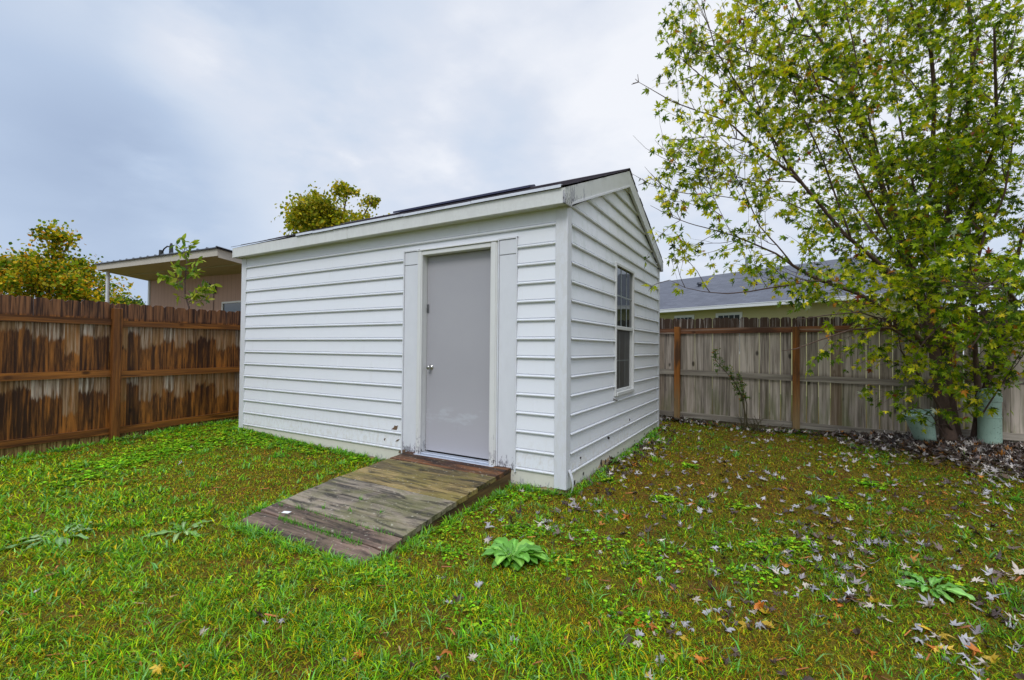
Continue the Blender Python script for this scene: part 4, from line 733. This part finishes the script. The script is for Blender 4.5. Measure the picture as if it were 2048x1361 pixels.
# big maple
LIMBS = { 'trunkA':[(3.411,3.901,0.107,0.085),(3.349,3.912,0.651,0.075),(3.259,3.847,1.267,0.07),(3.137,3.765,1.76,0.065),(2.873,3.49,2.112,0.05)],'A':[(2.873,3.49,2.112,0.045),(2.669,3.253,2.248,0.04),(2.511,3.101,2.391,0.036),(2.245,2.884,2.629,0.033),(2.053,2.71,2.868,0.03),(1.851,2.529,3.131,0.028),(1.696,2.377,3.35,0.022),(1.554,2.232,3.614,0.018),(1.331,2.094,3.983,0.015),(1.117,1.963,4.363,0.012),(0.977,1.876,4.631,0.009),(0.87,1.804,5.091,0.006)],'A2':[(1.811,2.505,3.171,0.02),(1.612,2.271,3.328,0.016),(1.344,1.996,3.516,0.012),(1.125,1.75,3.7,0.01),(0.963,1.597,3.754,0.008),(0.645,1.295,3.824,0.006),(0.341,1.058,4.006,0.003)],'A3':[(1.336,2.097,3.983,0.008),(1.088,1.835,4.097,0.006),(0.856,1.641,4.241,0.005),(0.584,1.42,4.478,0.003)],'A4':[(1.344,1.996,3.516,0.008),(1.05,1.709,3.565,0.006),(0.74,1.416,3.461,0.005),(0.522,1.232,3.441,0.003)],'B':[(3.148,3.724,1.327,0.035),(2.86,3.434,1.653,0.028),(2.37,2.971,1.929,0.022),(2.197,2.812,1.979,0.02),(1.963,2.617,2.072,0.018),(1.727,2.361,2.211,0.015),(1.577,2.214,2.317,0.012),(1.357,2.027,2.414,0.01),(1.152,1.848,2.499,0.008),(0.941,1.667,2.554,0.006),(0.795,1.524,2.582,0.005),(0.601,1.353,2.645,0.004),(0.435,1.196,2.749,0.002)],'B2':[(1.727,2.361,2.211,0.011),(1.577,2.212,2.417,0.009),(1.419,2.059,2.613,0.008),(1.31,1.99,2.882,0.007),(1.234,1.942,3.069,0.006),(1.044,1.768,3.343,0.004),(0.91,1.628,3.563,0.003)],'B3':[(1.31,1.99,2.882,0.006),(1.002,1.695,2.916,0.005),(0.739,1.427,2.89,0.005),(0.431,1.189,2.963,0.004),(0.272,1.038,3.068,0.002)],'B4':[(1.761,2.477,3.17,0.008),(1.322,2.049,3.138,0.006),(1.044,1.772,3.163,0.005),(0.777,1.501,3.191,0.004),(0.567,1.263,3.227,0.003),(0.398,1.105,3.323,0.002),(0.304,0.991,3.428,0.0015)],'B5':[(1.152,1.848,2.499,0.005),(1.092,1.788,2.629,0.004),(1.002,1.696,2.862,0.003),(0.886,1.62,3.293,0.002)],'C':[(2.206,2.758,2.058,0.012),(1.895,2.347,2.007,0.01),(1.599,2.061,1.934,0.009),(1.363,1.868,1.872,0.007),(1.131,1.677,1.836,0.006),(0.923,1.498,1.849,0.004),(0.759,1.344,1.887,0.003),(0.631,1.211,1.956,0.002)],'D':[(3.134,3.659,1.266,0.015),(2.701,3.056,1.519,0.012),(2.276,2.579,1.476,0.01),(1.981,2.295,1.361,0.007),(1.746,2.103,1.261,0.005),(1.629,1.978,1.238,0.003)],'D2':[(2.774,3.212,1.583,0.01),(2.372,2.63,1.67,0.008),(2.024,2.256,1.617,0.006),(1.744,2.038,1.568,0.003)],'E':[(3.227,3.825,1.39,0.06),(3.124,3.812,1.951,0.05),(2.992,3.783,2.458,0.045),(2.894,3.72,2.771,0.04),(2.813,3.666,3.078,0.038),(2.743,3.621,3.272,0.035),(2.624,3.543,3.71,0.032),(2.504,3.467,4.042,0.03),(2.396,3.396,4.461,0.028),(2.245,3.3,4.837,0.024),(2.055,3.183,5.149,0.02),(1.838,3.05,5.523,0.016),(1.702,2.964,5.899,0.01)],'E2':[(2.445,3.429,4.242,0.02),(2.292,3.28,4.351,0.018),(2.232,3.183,4.545,0.017),(2.036,3.01,4.624,0.015),(1.832,2.833,4.682,0.013),(1.514,2.532,4.711,0.01),(1.211,2.241,4.749,0.007),(0.921,1.953,4.909,0.004)],'E3':[(2.445,3.43,4.179,0.016),(2.243,3.194,4.305,0.015),(2.0,2.936,4.387,0.013),(1.825,2.776,4.429,0.012),(1.642,2.612,4.463,0.01),(1.459,2.389,4.489,0.008),(1.218,2.133,4.523,0.006),(0.933,1.852,4.558,0.004),(0.612,1.546,4.764,0.002)],'E4':[(2.055,3.183,5.149,0.012),(1.619,2.814,5.199,0.009),(1.304,2.512,5.367,0.006),(1.0,2.217,5.527,0.003)],'F':[(3.305,4.039,1.648,0.045),(3.25,4.164,2.438,0.04),(3.234,4.145,2.867,0.038),(3.294,4.231,3.183,0.035),(3.377,4.329,3.583,0.034),(3.378,4.316,4.264,0.03),(3.379,4.305,4.806,0.028),(3.339,4.273,5.248,0.025),(3.248,4.216,5.439,0.02),(3.145,4.149,5.775,0.016),(2.997,4.053,6.289,0.01)],'F2':[(3.351,4.281,5.169,0.015),(3.483,4.349,5.567,0.012),(3.569,4.388,6.097,0.008)],'F3':[(3.372,4.312,4.31,0.012),(3.194,4.313,4.83,0.01),(2.866,4.229,5.295,0.007),(2.708,4.241,5.844,0.004)],'G':[(3.533,4.205,0.035,0.1),(3.451,4.145,0.636,0.09),(3.354,4.017,1.268,0.085),(3.274,3.958,1.896,0.08),(3.29,3.962,2.147,0.07),(3.318,3.973,2.361,0.062),(3.383,4.005,2.65,0.055),(3.443,4.034,2.971,0.05),(3.52,4.069,3.405,0.045),(3.569,4.091,3.726,0.042),(3.624,4.118,3.972,0.04),(3.668,4.133,4.456,0.036),(3.712,4.15,4.858,0.033),(3.696,4.131,5.348,0.03),(3.67,4.107,5.731,0.025),(3.659,4.092,6.17,0.02)],'G2':[(3.712,4.15,4.883,0.022),(3.755,4.051,5.277,0.02),(3.852,3.987,5.485,0.015),(3.935,3.913,5.796,0.01)],'G3':[(3.332,4.101,2.163,0.04),(3.422,4.373,2.724,0.035),(3.514,4.646,3.32,0.03),(3.577,4.782,4.048,0.025),(3.732,4.972,4.799,0.02),(3.702,4.94,5.504,0.012)],'H':[(3.706,4.13,0.1,0.05),(3.7,3.999,0.666,0.045),(3.62,3.825,1.271,0.028),(3.557,3.663,1.743,0.024),(3.57,3.544,2.25,0.02),(3.605,3.442,2.579,0.018),(3.665,3.357,2.763,0.016),(3.707,3.262,2.971,0.014),(3.737,3.153,3.492,0.01),(3.715,3.015,3.963,0.006)],'I':[(3.788,4.293,0.08,0.06),(3.813,4.178,0.779,0.05),(3.868,4.084,1.273,0.04),(3.911,3.868,1.741,0.03),(3.942,3.761,2.19,0.025),(3.994,3.665,2.679,0.02),(4.042,3.567,3.203,0.015),(4.04,3.434,3.974,0.01)],'J':[(3.421,3.845,0.299,0.014),(3.208,3.598,0.671,0.013),(3.051,3.387,0.914,0.012),(2.889,3.173,1.12,0.01),(2.776,2.989,1.261,0.006),(2.729,2.841,1.481,0.003)],'K':[(3.657,3.746,0.512,0.01),(3.742,3.675,0.756,0.008),(3.846,3.613,1.048,0.006),(3.944,3.549,1.329,0.004)],'L':[(3.278,3.531,0.274,0.006),(3.067,3.172,0.562,0.005),(2.895,2.955,0.646,0.004),(2.728,2.743,0.64,0.002)],'M':[(3.633,3.711,1.563,0.02),(3.373,3.209,1.763,0.014),(3.117,2.833,1.582,0.01),(2.905,2.599,1.366,0.006)],'N':[(3.742,3.664,1.272,0.02),(3.71,3.297,1.379,0.014),(3.488,2.933,1.579,0.01),(3.271,2.698,1.266,0.005)],'O':[(3.802,3.456,1.823,0.02),(3.667,2.916,1.777,0.014),(3.449,2.556,1.946,0.01),(3.242,2.322,1.833,0.005)],}
mp = empty('maple_tree', (3.53, 4.1, 0), 'large multi-stemmed maple turning yellow-green at the right fence', 'tree')
tr = MB(); tw = MB(); LP, LY, LN, LS, LC = [], [], [], [], []
extra = {'X1': [(3.5, 4.2, 1.4, .05), (3.9, 5.0, 2.4, .04), (4.1, 5.8, 3.4, .03), (4.0, 6.6, 4.6, .02)], 'X2': [(3.8, 4.1, 1.3, .05), (4.7, 4.0, 2.2, .04), (5.5, 3.9, 3.2, .03), (6.2, 3.9, 4.4, .015)], 'X3': [(3.3, 4.1, 2.0, .03), (2.9, 5.2, 3.0, .025), (2.5, 6.0, 4.2, .015)], 'X4': [(3.6, 4.1, 2.8, .03), (3.7, 3.4, 3.6, .02), (3.5, 2.8, 4.6, .012)], 'X5': [(3.9, 3.9, 1.5, .03), (4.5, 3.2, 2.3, .02), (4.7, 2.7, 3.4, .012)]}
LIMBS.update(extra)
for k_, pts_ in {'S1': [(1845, 600, 5.6, .020), (1790, 420, 5.5, .016), (1740, 250, 5.4, .012), (1700, 60, 5.3, .008), (1680, -40, 5.3, .005)], 'S2': [(1830, 560, 5.6, .018), (1740, 400, 5.3, .014), (1660, 230, 5.2, .010), (1590, 60, 5.1, .006), (1560, -30, 5.1, .004)], 'S3': [(1700, 475, 5.3, .014), (1650, 330, 5.3, .010), (1600, 220, 5.3, .008), (1550, 60, 5.3, .005), (1530, -20, 5.3, .003)], 'S4': [(1858, 500, 5.9, .018), (1810, 300, 5.9, .014), (1780, 120, 5.9, .010), (1770, -40, 5.9, .006)], 'S5': [(1560, 325, 5.1, .009), (1510, 190, 5.0, .007), (1485, 60, 5.0, .005), (1470, -30, 5.0, .003)], 'S6': [(1896, 429, 5.7, .02), (1960, 300, 5.4, .014), (2010, 160, 5.2, .009), (2040, 20, 5.1, .005)], 'S7': [(1730, 500, 5.3, .010), (1650, 440, 5.1, .008), (1560, 400, 5.0, .005), (1500, 300, 4.9, .003)]}.items():
    LIMBS[k_] = [at(x_, y_, d_) + (r_,) for x_, y_, d_, r_ in pts_]
def leaves_on(p, d, k, sz=1.0):
    for _ in range(k):
        r_ = rng.normal(0, 1, 3); q = d * .5 + r_ * .65 + np.array([0, 0, -.30]); q /= np.linalg.norm(q); pet = rng.uniform(.015, .05)
        LP.append(p + q * pet); LY.append(q + np.array([0, 0, -.35]) + rng.normal(0, .25, 3)); LN.append(np.array([0, 0, .62]) + rng.normal(0, .6, 3)); LS.append(sz * rng.uniform(.036, .082))
def twig(p, d, L, r_, dens, depth=0):
    k = max(3, int(L / .07)); pts = [p.copy()]; q = p.copy(); dd = d.copy()
    for i in range(k):
        dd = unit(dd + rng.normal(0, .10, 3) + np.array([0, 0, .035 if depth == 0 else -.02])); q = q + dd * L / k; pts.append(q.copy())
        if q[0] < .40: break
        if i >= k * .22 and rng.random() < dens: leaves_on(q, dd, int(rng.integers(2, 5)))
        if depth == 0 and i > 0 and rng.random() < .42 * dens + .12:
            s_ = unit(dd * .75 + rng.normal(0, .55, 3)); twig(q, s_, rng.uniform(.12, .38), r_ * .5, dens, 1)
    if rng.random() < dens + .25: leaves_on(q, dd, 2)
    n_ = len(pts); tw.tube(pts, [max(.0011, r_ * (1 - .75 * i / n_)) for i in range(n_)], 4, cap=False)
for key, pts in LIMBS.items():
    P_ = np.array(pts); xyz = P_[:, :3]; rad = P_[:, 3]
    seg = np.linalg.norm(np.diff(xyz, axis=0), axis=1); s_ = np.concatenate([[0], np.cumsum(seg)]); m_ = max(6, int(s_[-1] / .09)); u = np.linspace(0, s_[-1], m_)
    wob = .012 * np.array([[vnoise(v_, i * 7.1 + len(key) * 3, 3, 1) - .5 for i in range(3)] for v_ in u]); Q = np.stack([np.interp(u, s_, xyz[:, i]) for i in range(3)], -1) + wob; rr = np.interp(u, s_, rad)
    if key in ('G', 'trunkA', 'H', 'I'): rr = rr * (1 + .5 * np.exp(-u / .15)); rr = rr * .82
    rr = rr * np.where(Q[:, 2] > 2.2, .85, 1.0) * (.72 if key == 'A' else 1); tr_or_tw = tr if rad[0] > .012 else tw; tr_or_tw.tube(Q, list(rr), 10 if rad[0] > .03 else (7 if rad[0] > .012 else 5))
    for i in range(1, m_):
        p = Q[i]; r_ = rr[i]
        if r_ > .052 and p[2] < 2.0: continue
        far_ = np.clip((2.9 - p[0]) / 2.4, 0, 1); dens = .88 - .46 * far_; rate = (1.05 if p[0] > 2.0 else 1.05 - .45 * far_) * (.62 if key[0] in 'CDLJ' else 1) * (.85 if p[2] < 2.3 and p[0] < 2.6 else 1) * (1.1 if p[2] < 2.4 and p[0] > 2.6 else 1) * (.98 if p[0] > 2.7 and p[2] > 1.9 else 1.0)
        if key[0] == 'X': rate *= .9
        for _ in range(rng.poisson(rate * .85)):
            ld = unit(Q[min(i + 1, m_ - 1)] - Q[i - 1]); rp = rng.normal(0, 1, 3); rp -= rp.dot(ld) * ld; rp = unit(rp); sdv = unit(ld * rng.uniform(.45, 1.1) + rp * .8 + np.array([-.06, 0, .06]))
            twig(p, sdv, rng.uniform(.25, .95) * (1.0 - .25 * far_) * (.65 if p[2] < 1.6 else 1), .0045, dens)
LP = np.array(LP); LY = unit(np.array(LY)); LN = unit(np.array(LN)); LS = np.array(LS); n = len(LP)
ok = (LP[:, 2] > .25) & ~(LP[:, 0] < .32); LP, LY, LN, LS = LP[ok], LY[ok], LN[ok], LS[ok]; n = len(LP)
print('MAPLE LEAVES', n)
g1 = fnoise(LP[:, 0] + LP[:, 2] * .7, LP[:, 1] + LP[:, 2], 1.3, 2); yel = np.clip(.25 + 1.1 * (g1 - .45) + .22 * (LP[:, 0] < 1.6) - .12 * (LP[:, 0] > 3), .05, .9)
greens = leafcol(n, [(.12, .20, .004), (.20, .28, .005), (.05, .10, .004), (.30, .35, .006), (.03, .06, .004)], [3, 3, 2.5, 2, 1]); yels = leafcol(n, [(.40, .40, .010), (.52, .46, .015), (.28, .34, .010), (.65, .50, .03)], [4, 2, 3, .6])
col = np.where((rng.random(n) < yel)[:, None], yels, greens) * 1.28; sp = rng.random(n); col[sp < .012] = (.50, .20, .02); col[sp > .988] = (.45, .50, .38); col[(sp > .012) & (sp < .022)] = (.22, .05, .02)
V, S, I, C = leaf_arrays(MAPLE, LP, LY, LN, LS, col, rng.uniform(.05, .4, n), rng.uniform(.0, .35, n), .06)
np_mesh('crown', V, S, I, C, M_LEAF, mp, org=tuple(mp.location)); tr.build('trunk', M_BARK, mp, smooth=True); tw.build('twigs', M_TWIG, mp)

# sapling behind the brown fence
sp_ = empty('sapling', at(372, 690, 8.5)[:2] + (0,), 'thin yellow-green sapling standing just behind the brown fence', 'sapling'); mb = MB(); D_ = 8.5
st = [at(x, y, D_) for x, y in ((383, 760), (378, 615), (370, 590), (370, 562), (374, 527), (369, 499), (368, 477))]; mb.tube([sp_.location[:2] + (0,) if False else (sp_.location.x, sp_.location.y, -.05)] + st, [.02, .018, .015, .013, .011, .008, .005, .002], 7)
LPs, LYs = [], []
for a_, b_, k in (((371, 560), (317, 552), 15), ((371, 566), (347, 572), 9), ((372, 545), (350, 532), 9), ((373, 548), (396, 545), 10), ((374, 530), (400, 520), 5), ((373, 601), (430, 568), 15), ((378, 608), (418, 600), 9), ((374, 600), (352, 593), 4), ((372, 535), (358, 545), 6), ((369, 505), (350, 487), 5), ((369, 500), (390, 487), 6), ((369, 498), (377, 503), 3), ((368, 484), (362, 475), 3), ((371, 512), (361, 508), 4), ((378, 606), (405, 575), 9), ((375, 600), (398, 588), 8)):
    p0 = np.array(at(a_[0], a_[1], D_)); p1 = np.array(at(b_[0], b_[1], D_ + random.uniform(-.25, .25))); mb.tube([p0, (p0 + p1) / 2 + (0, 0, .02), p1], [.006, .004, .002], 4); d_ = unit(p1 - p0)
    for j in range(k * 2): f_ = rng.uniform(.25, 1.02); LPs.append(p0 + (p1 - p0) * f_ + rng.normal(0, .012, 3)); q = unit(d_ * .5 + rng.normal(0, .8, 3) + (0, 0, -.25)); LYs.append(q)
mb.build('stem', M_TWIG, sp_); k = len(LPs); V, S, I, C = leaf_arrays(OVAL, np.array(LPs), np.array(LYs), unit(rng.normal(0, .6, (k, 3)) + (0, -.2, .6)), rng.uniform(.09, .17, k), leafcol(k, [(.16, .26, .02), (.28, .36, .03), (.08, .16, .02), (.40, .42, .05)], [3, 3, 1.5, 1.5]), .2, .2)
np_mesh('foliage', V, S, I, C, M_LEAF, sp_, org=tuple(sp_.location))

# spindly shrub against the grey fence, with a clump of dead stalks
def gpt(x, y): return (x, y, float(gz(x, y)))
sh = empty('shrub', gpt(1.19, 4.25), 'spindly shrub with small green leaves and dead stalks against the grey fence', 'shrub'); mb = MB(); LPs, LYs = [], []
for pts in ([(1497, 855), (1488, 800), (1470, 765), (1448, 740), (1432, 722), (1425, 700)], [(1500, 857), (1494, 810), (1484, 775), (1476, 750)], [(1495, 857), (1482, 790), (1462, 750)]):
    W_ = [np.array(at(x, y, 6.98)) for x, y in pts]; W_[0] = np.array(sh.location) + rng.normal(0, .02, 3) * (1, 1, 0); mb.tube(W_, [.010 - .0016 * i for i in range(len(W_))], 5)
    for i in range(1, len(W_) - 1):
        for _ in range(5):
            s0 = W_[i] + (W_[i + 1] - W_[i]) * rng.random(); e_ = s0 + unit(rng.normal(0, 1, 3) + (0, -.2, .5)) * rng.uniform(.06, .17); e_[1] = min(e_[1], 4.43); mb.tube([s0, e_], [.0025, .001], 4, cap=False)
            for _ in range(16): LPs.append(s0 + (e_ - s0) * rng.uniform(.2, 1.05) + rng.normal(0, .012, 3)); LYs.append(unit(rng.normal(0, 1, 3)))
for i in range(34): a_ = rng.uniform(0, 6.28); p0 = np.array(sh.location) + (.12 + rng.normal(0, .09), rng.normal(0, .04), 0); e_ = p0 + np.array([math.cos(a_) * .14, -abs(math.sin(a_)) * .08, rng.uniform(.03, .26)]); mb.tube([p0, (p0 + e_) / 2 + (0, 0, .02), e_], [.006, .004, .002], 5)
mb.build('stems', simple('stem', (.09, .075, .035), .8, .3), sh); k = len(LPs); V, S, I, C = leaf_arrays(OVAL, np.array(LPs), np.array(LYs), unit(rng.normal(0, .8, (k, 3)) + (0, 0, .6)), rng.uniform(.026, .050, k), leafcol(k, [(.07, .14, .03), (.12, .19, .04), (.25, .25, .05), (.30, .12, .04)], [4, 3, 1, .5]), .2, .2)
np_mesh('foliage', V, S, I, C, M_LEAF, sh, org=tuple(sh.location))

# pale green tubs under the maple
m, t, b = pmat('pale_green_plastic', .5, .4); oc = objc(t); n_ = t.noise(oc, 7, 6, .7); c = t.mix(n_, (.24, .37, .30), (.33, .46, .38)); c = t.mix(t.math('MULTIPLY', t.sstep(t.noise(oc, 45, 3), .60, .68), .6), c, (.08, .11, .09)); c = t.mix(t.sstep(t.xyz(oc)[2], .10, .0), c, (.12, .13, .09)); t.put(b.inputs['Base Color'], c); M_TUB = m
z1_ = float(gz(3.19, 3.93)); tb = MB(); Mt = Matrix.Rotation(R(-16), 3, Vector((-.5014, .865, 0)))
tb.lathe([(.001, .0), (.092, .0), (.098, .02), (.138, .35), (.148, .355), (.152, .405), (.140, .41), (.130, .37), (.001, .35)], (3.19, 3.86, z1_ - .01), 28, M=Mt)
o = tb.build('garden_tub', M_TUB, org=(3.19, 3.86, z1_), smooth=False); tag(o, 'pale green tapered plastic tub leaning over in the leaf pile, left of the trunks', 'tub')
z1_ = float(gz(3.83, 3.93)); tb = MB(); tb.lathe([(.001, -.03), (.105, -.03), (.102, .55), (.109, .555), (.109, .60), (.104, .645), (.085, .685), (.05, .705), (.001, .71)], (3.77, 3.93, z1_), 28); tb.lathe([(.1035, .36), (.1060, .362), (.1060, .372), (.1035, .374)], (3.77, 3.93, z1_), 28)
o = tb.build('utility_pedestal', M_TUB, org=(3.77, 3.93, z1_)); tag(o, 'upright pale green utility pedestal with rounded cap, right of the maple trunks', 'pedestal')

# broad-leaved weeds
def weed(name, x, y, nleaf, L0, L1, w_, lift, label, cat, spread=.02, col=((.12, .33, .03), (.20, .42, .05), (.08, .23, .02))):
    z = float(gz(x, y)); Vs, Fs, Cs = [], [], []; K = 8
    for i in range(nleaf):
        a = i * 2.4 + random.uniform(-.3, .3); L = random.uniform(L0, L1) * (.55 + .45 * (i / nleaf) ** .6); el = lift * (1 - .75 * i / nleaf) + random.uniform(-.08, .12); d = np.array([math.cos(a), math.sin(a), 0]); s_ = np.array([-math.sin(a), math.cos(a), 0]); p = np.array([x, y, z + .01]) + d * spread; c_ = np.array(random.choice(col)) * random.uniform(.75, 1.2); ang = el; b0 = len(Vs); tw_ = random.uniform(-.35, .35)
        for k in range(K + 1):
            u = k / K; wd = w_ * L * (math.sin(math.pi * min(1, u * .93 + .05)) ** .55) * (.25 + .9 * u if u < .5 else .70 + .0 * u) * (1.0 if u < .98 else .15); wd = max(wd, .004); rf = .006 * math.sin(k * 2.3 + i)
            nrm = np.array([-d[0] * math.sin(ang), -d[1] * math.sin(ang), math.cos(ang)]); s2_ = s_ * math.cos(tw_) + nrm * math.sin(tw_)
            Vs += [p - s2_ * wd + nrm * (wd * .30 + rf), p - s2_ * wd * .5 + nrm * wd * .08, p.copy(), p + s2_ * wd * .5 + nrm * wd * .08, p + s2_ * wd + nrm * (wd * .30 - rf)]; Cs += [c_, c_, c_ * 1.6 + .04, c_, c_]
            p = p + (d * math.cos(ang) + np.array([0, 0, math.sin(ang)])) * L / K; ang -= .10 + .07 * u
            p[2] = max(p[2], float(gz(p[0], p[1])) + .012)
        Fs += [(b0 + 5 * k + j, b0 + 5 * k + j + 1, b0 + 5 * k + j + 6, b0 + 5 * k + j + 5) for k in range(K) for j in range(4)]
    F = np.array(Fs); o = np_mesh(name, np.array(Vs), np.full(len(F), 4), F.reshape(-1), np.clip(np.array(Cs), 0, 1), M_WEED, smooth=True, org=(x, y, z)); return tag(o, label, cat)
M_WEED = m_leafy('weed_leaf', .25, .35, .5, .12)
weed('broadleaf_weed', .215, -1.275, 32, .15, .25, .30, .80, 'big light green rosette of broad leaves in front of the ramp and shed corner', 'weed')
weed('broadleaf_weed', -1.86, -2.07, 10, .12, .22, .16, .5, 'low broad-leaved weed in the lawn left of the ramp foot', 'weed', .03, ((.16, .30, .06), (.24, .36, .12)))
weed('broadleaf_weed', -2.42, -2.52, 16, .16, .26, .17, .45, 'wide flat pale weed at the left edge of the lawn', 'weed', .05, ((.17, .32, .10), (.26, .38, .16)))
weed('broadleaf_weed', 2.26, -.44, 16, .10, .17, .24, .7, 'round bright green weed in the leaf-strewn lawn at far right', 'weed', .02, ((.14, .36, .05), (.20, .42, .08)))
weed('broadleaf_weed', -5.55, -1.0, 9, .12, .20, .14, 1.1, 'leafy weed at the foot of the brown fence post', 'weed', .02, ((.07, .15, .03), (.12, .18, .04)))

# ---------------------------------------------------------------- fallen leaves
def lean_leaf(k):
    r_ = np.random.default_rng(40 + k); O = np.array(MAPLE) * (1, .95); O = O * (.72 + .28 * np.abs(np.sin(np.arange(len(O)) * 1.7 + k)))[:, None] + r_.normal(0, .05, O.shape); P = np.vstack([[0, .38], O]) - (0, .45); x, y = P[:, 0] * r_.uniform(.75, 1.05), P[:, 1]
    z = r_.uniform(.4, 1.0) * np.abs(x) * (1 if k % 3 else -.5) + r_.uniform(.2, .8) * y * y * (1 if k % 2 else -1) + r_.normal(0, .09, len(P)) ; z -= z.min(); V = np.stack([x, y, z], -1); kk = len(O)
    return V, [(0, 1 + i, 1 + (i + 1) % kk) for i in range(kk)]
KINDS = {'grey': ((.40, .385, .40), 'pale silvery-grey fallen maple leaf curled on the lawn', 'pale grey fallen leaves on the lawn'), 'brown': ((.085, .055, .042), 'dark purplish-brown fallen leaf lying flat in the lawn', 'dark brown fallen leaves on the lawn'), 'orange': ((.50, .16, .02), 'orange fallen maple leaf lying on the lawn', 'orange fallen leaves on the lawn'), 'yellow': ((.55, .36, .03), 'yellow fallen maple leaf lying on the lawn', 'yellow fallen leaves on the lawn'), 'cream': ((.48, .41, .34), 'cream-coloured dry fallen leaf lying on the lawn', 'cream fallen leaves on the lawn')}
protos = {}
for kn, (c_, lab, grp) in KINDS.items():
    protos[kn] = []
    for k in range(4):
        V, F = lean_leaf(k + len(kn)); me = bpy.data.meshes.new('fallen_leaf'); me.from_pydata([tuple(map(float, v_)) for v_ in V], [], F); a_ = me.color_attributes.new('Col', 'FLOAT_COLOR', 'POINT'); s_ = rng.uniform(.75, 1.2); a_.data.foreach_set('color', np.array([[min(1, q * s_) for q in c_] + [1]] * len(V), dtype=np.float32).ravel()); me.materials.append(M_DEAD); protos[kn].append(me)
ldens = lambda x, y: np.clip(.10 + .55 * np.clip((x + .6) / 3, 0, 1) + .8 * np.exp(-((x - 3.3) ** 2) / 1.6 - ((y - 3.6) ** 2) / 1.2) + .35 * np.exp(-((x - .3) ** 2) / .12 - ((y - 1.5) ** 2) / 4), 0, 1) * np.where(x < -.6, .12, 1) * np.where(y < -1.3, .45, 1) * (.35 + .65 * (vnoise(x, y, 2.3, 2) > .45))
P = scatter(1500, ldens, x0=-4.5, x1=4.4, y0=-3.3, wide=False); order = np.argsort(P[:, 2]); near, rest = P[order[:300]], P[order[300:]]
special = [(.83, -.73, 'orange'), (1.52, -.62, 'orange'), (.62, -.33, 'orange'), (1.02, -1.55, 'orange'), (1.56, -1.21, 'yellow'), (2.0, -.75, 'yellow'), (1.9, .35, 'yellow')]
for i, (x, y, d) in enumerate(near):
    kn = rng.choice(['grey', 'brown', 'orange', 'yellow', 'cream'], p=[.33, .31, .13, .10, .13])
    if i < len(special): x, y, kn = special[i]
    me = protos[kn][rng.integers(0, 4)]; o = bpy.data.objects.new('fallen_leaf', me); COL.objects.link(o); s_ = float(rng.uniform(.026, .058)) * (1.15 if kn in ('orange', 'yellow') else 1); o.location = (x, y, float(gz(x, y)) + .004); o.scale = (s_, s_, s_ * float(rng.uniform(.6, 1.3))); o.rotation_euler = (float(rng.normal(0, .30)), float(rng.normal(0, .30)), float(rng.uniform(0, 6.28)))
    tag(o, KINDS[kn][1], 'fallen leaf', KINDS[kn][2])
def litter(P, size, cols, w_, h=.02, name='leaf_litter', label='', fl=.25):
    k = len(P); pos = np.stack([P[:, 0], P[:, 1], gz(P[:, 0], P[:, 1]) + rng.uniform(.006, h, k)], -1); az = rng.uniform(0, 6.28, k); yd = np.stack([np.cos(az), np.sin(az), rng.normal(0, fl, k)], -1); nr = np.stack([rng.normal(0, fl * 1.3, k), rng.normal(0, fl * 1.3, k), np.ones(k)], -1)
    V, S, I, C = leaf_arrays(MAPLE, pos, yd, nr, size, leafcol(k, cols, w_), rng.uniform(-.4, 1.0, k), rng.uniform(-.8, .8, k), .3); return tag(np_mesh(name, V, S, I, C, M_DEAD), label, 'leaves', kind='stuff')
LC_ = [(.38, .365, .375), (.075, .05, .042), (.14, .095, .08), (.50, .43, .36), (.46, .17, .03), (.28, .24, .25)]
litter(rest, rng.uniform(.028, .060, len(rest)), LC_, [4, 3, 2, 2, .5, 2], .022, 'scattered_leaves', 'grey and brown fallen leaves scattered over the farther lawn')
a_ = np.concatenate([rng.normal(0, 1, (4800, 2)) * (.50, .31) + (3.6, 3.88), rng.normal(0, 1, (380, 2)) * (.7, .09) + (2.5, 4.30), rng.normal(0, 1, (260, 2)) * (.35, .10) + (.3, 4.3), rng.normal(0, 1, (1300, 2)) * (.4, .4) + (3.9, 3.3), rng.normal(0, 1, (160, 2)) * (.12, 1.1) + (.16, 1.7)])
a_ = a_[(a_[:, 1] < 4.44) & (a_[:, 0] < 5.2) & ~in_shed(a_[:, 0], a_[:, 1], .02)]
litter(a_, rng.uniform(.032, .070, len(a_)), [(.34, .31, .30), (.045, .030, .026), (.10, .060, .040), (.55, .49, .44), (.42, .17, .03), (.16, .12, .11)], [2.2, 5, 3, 1.8, .7, 2], .055, 'leaf_litter', 'thick pile of grey and brown fallen leaves under the maple and along the fence', .4)
# reddish straw and bark chips
P = scatter(900, lambda x, y: .25 + .75 * (fnoise(x, y, 1.7, 3) > .52)); k = len(P); pos = np.stack([P[:, 0], P[:, 1], gz(P[:, 0], P[:, 1]) + rng.uniform(.008, .02, k)], -1); az = rng.uniform(0, 6.28, k)
V, S, I, C = leaf_arrays([(0, 0), (.07, .1), (.06, .9), (0, 1), (-.06, .9), (-.05, .1)], pos, np.stack([np.cos(az), np.sin(az), rng.normal(0, .15, k)], -1), np.stack([rng.normal(0, .3, k), rng.normal(0, .3, k), np.ones(k)], -1), rng.uniform(.02, .075, k), leafcol(k, [(.42, .14, .04), (.25, .09, .03), (.40, .28, .12)], [3, 3, 1]), .3, .2)
tag(np_mesh('bark_chips', V, S, I, C, M_DEAD), 'reddish bark chips and straw bits strewn through the grass', 'bark chips', kind='stuff')
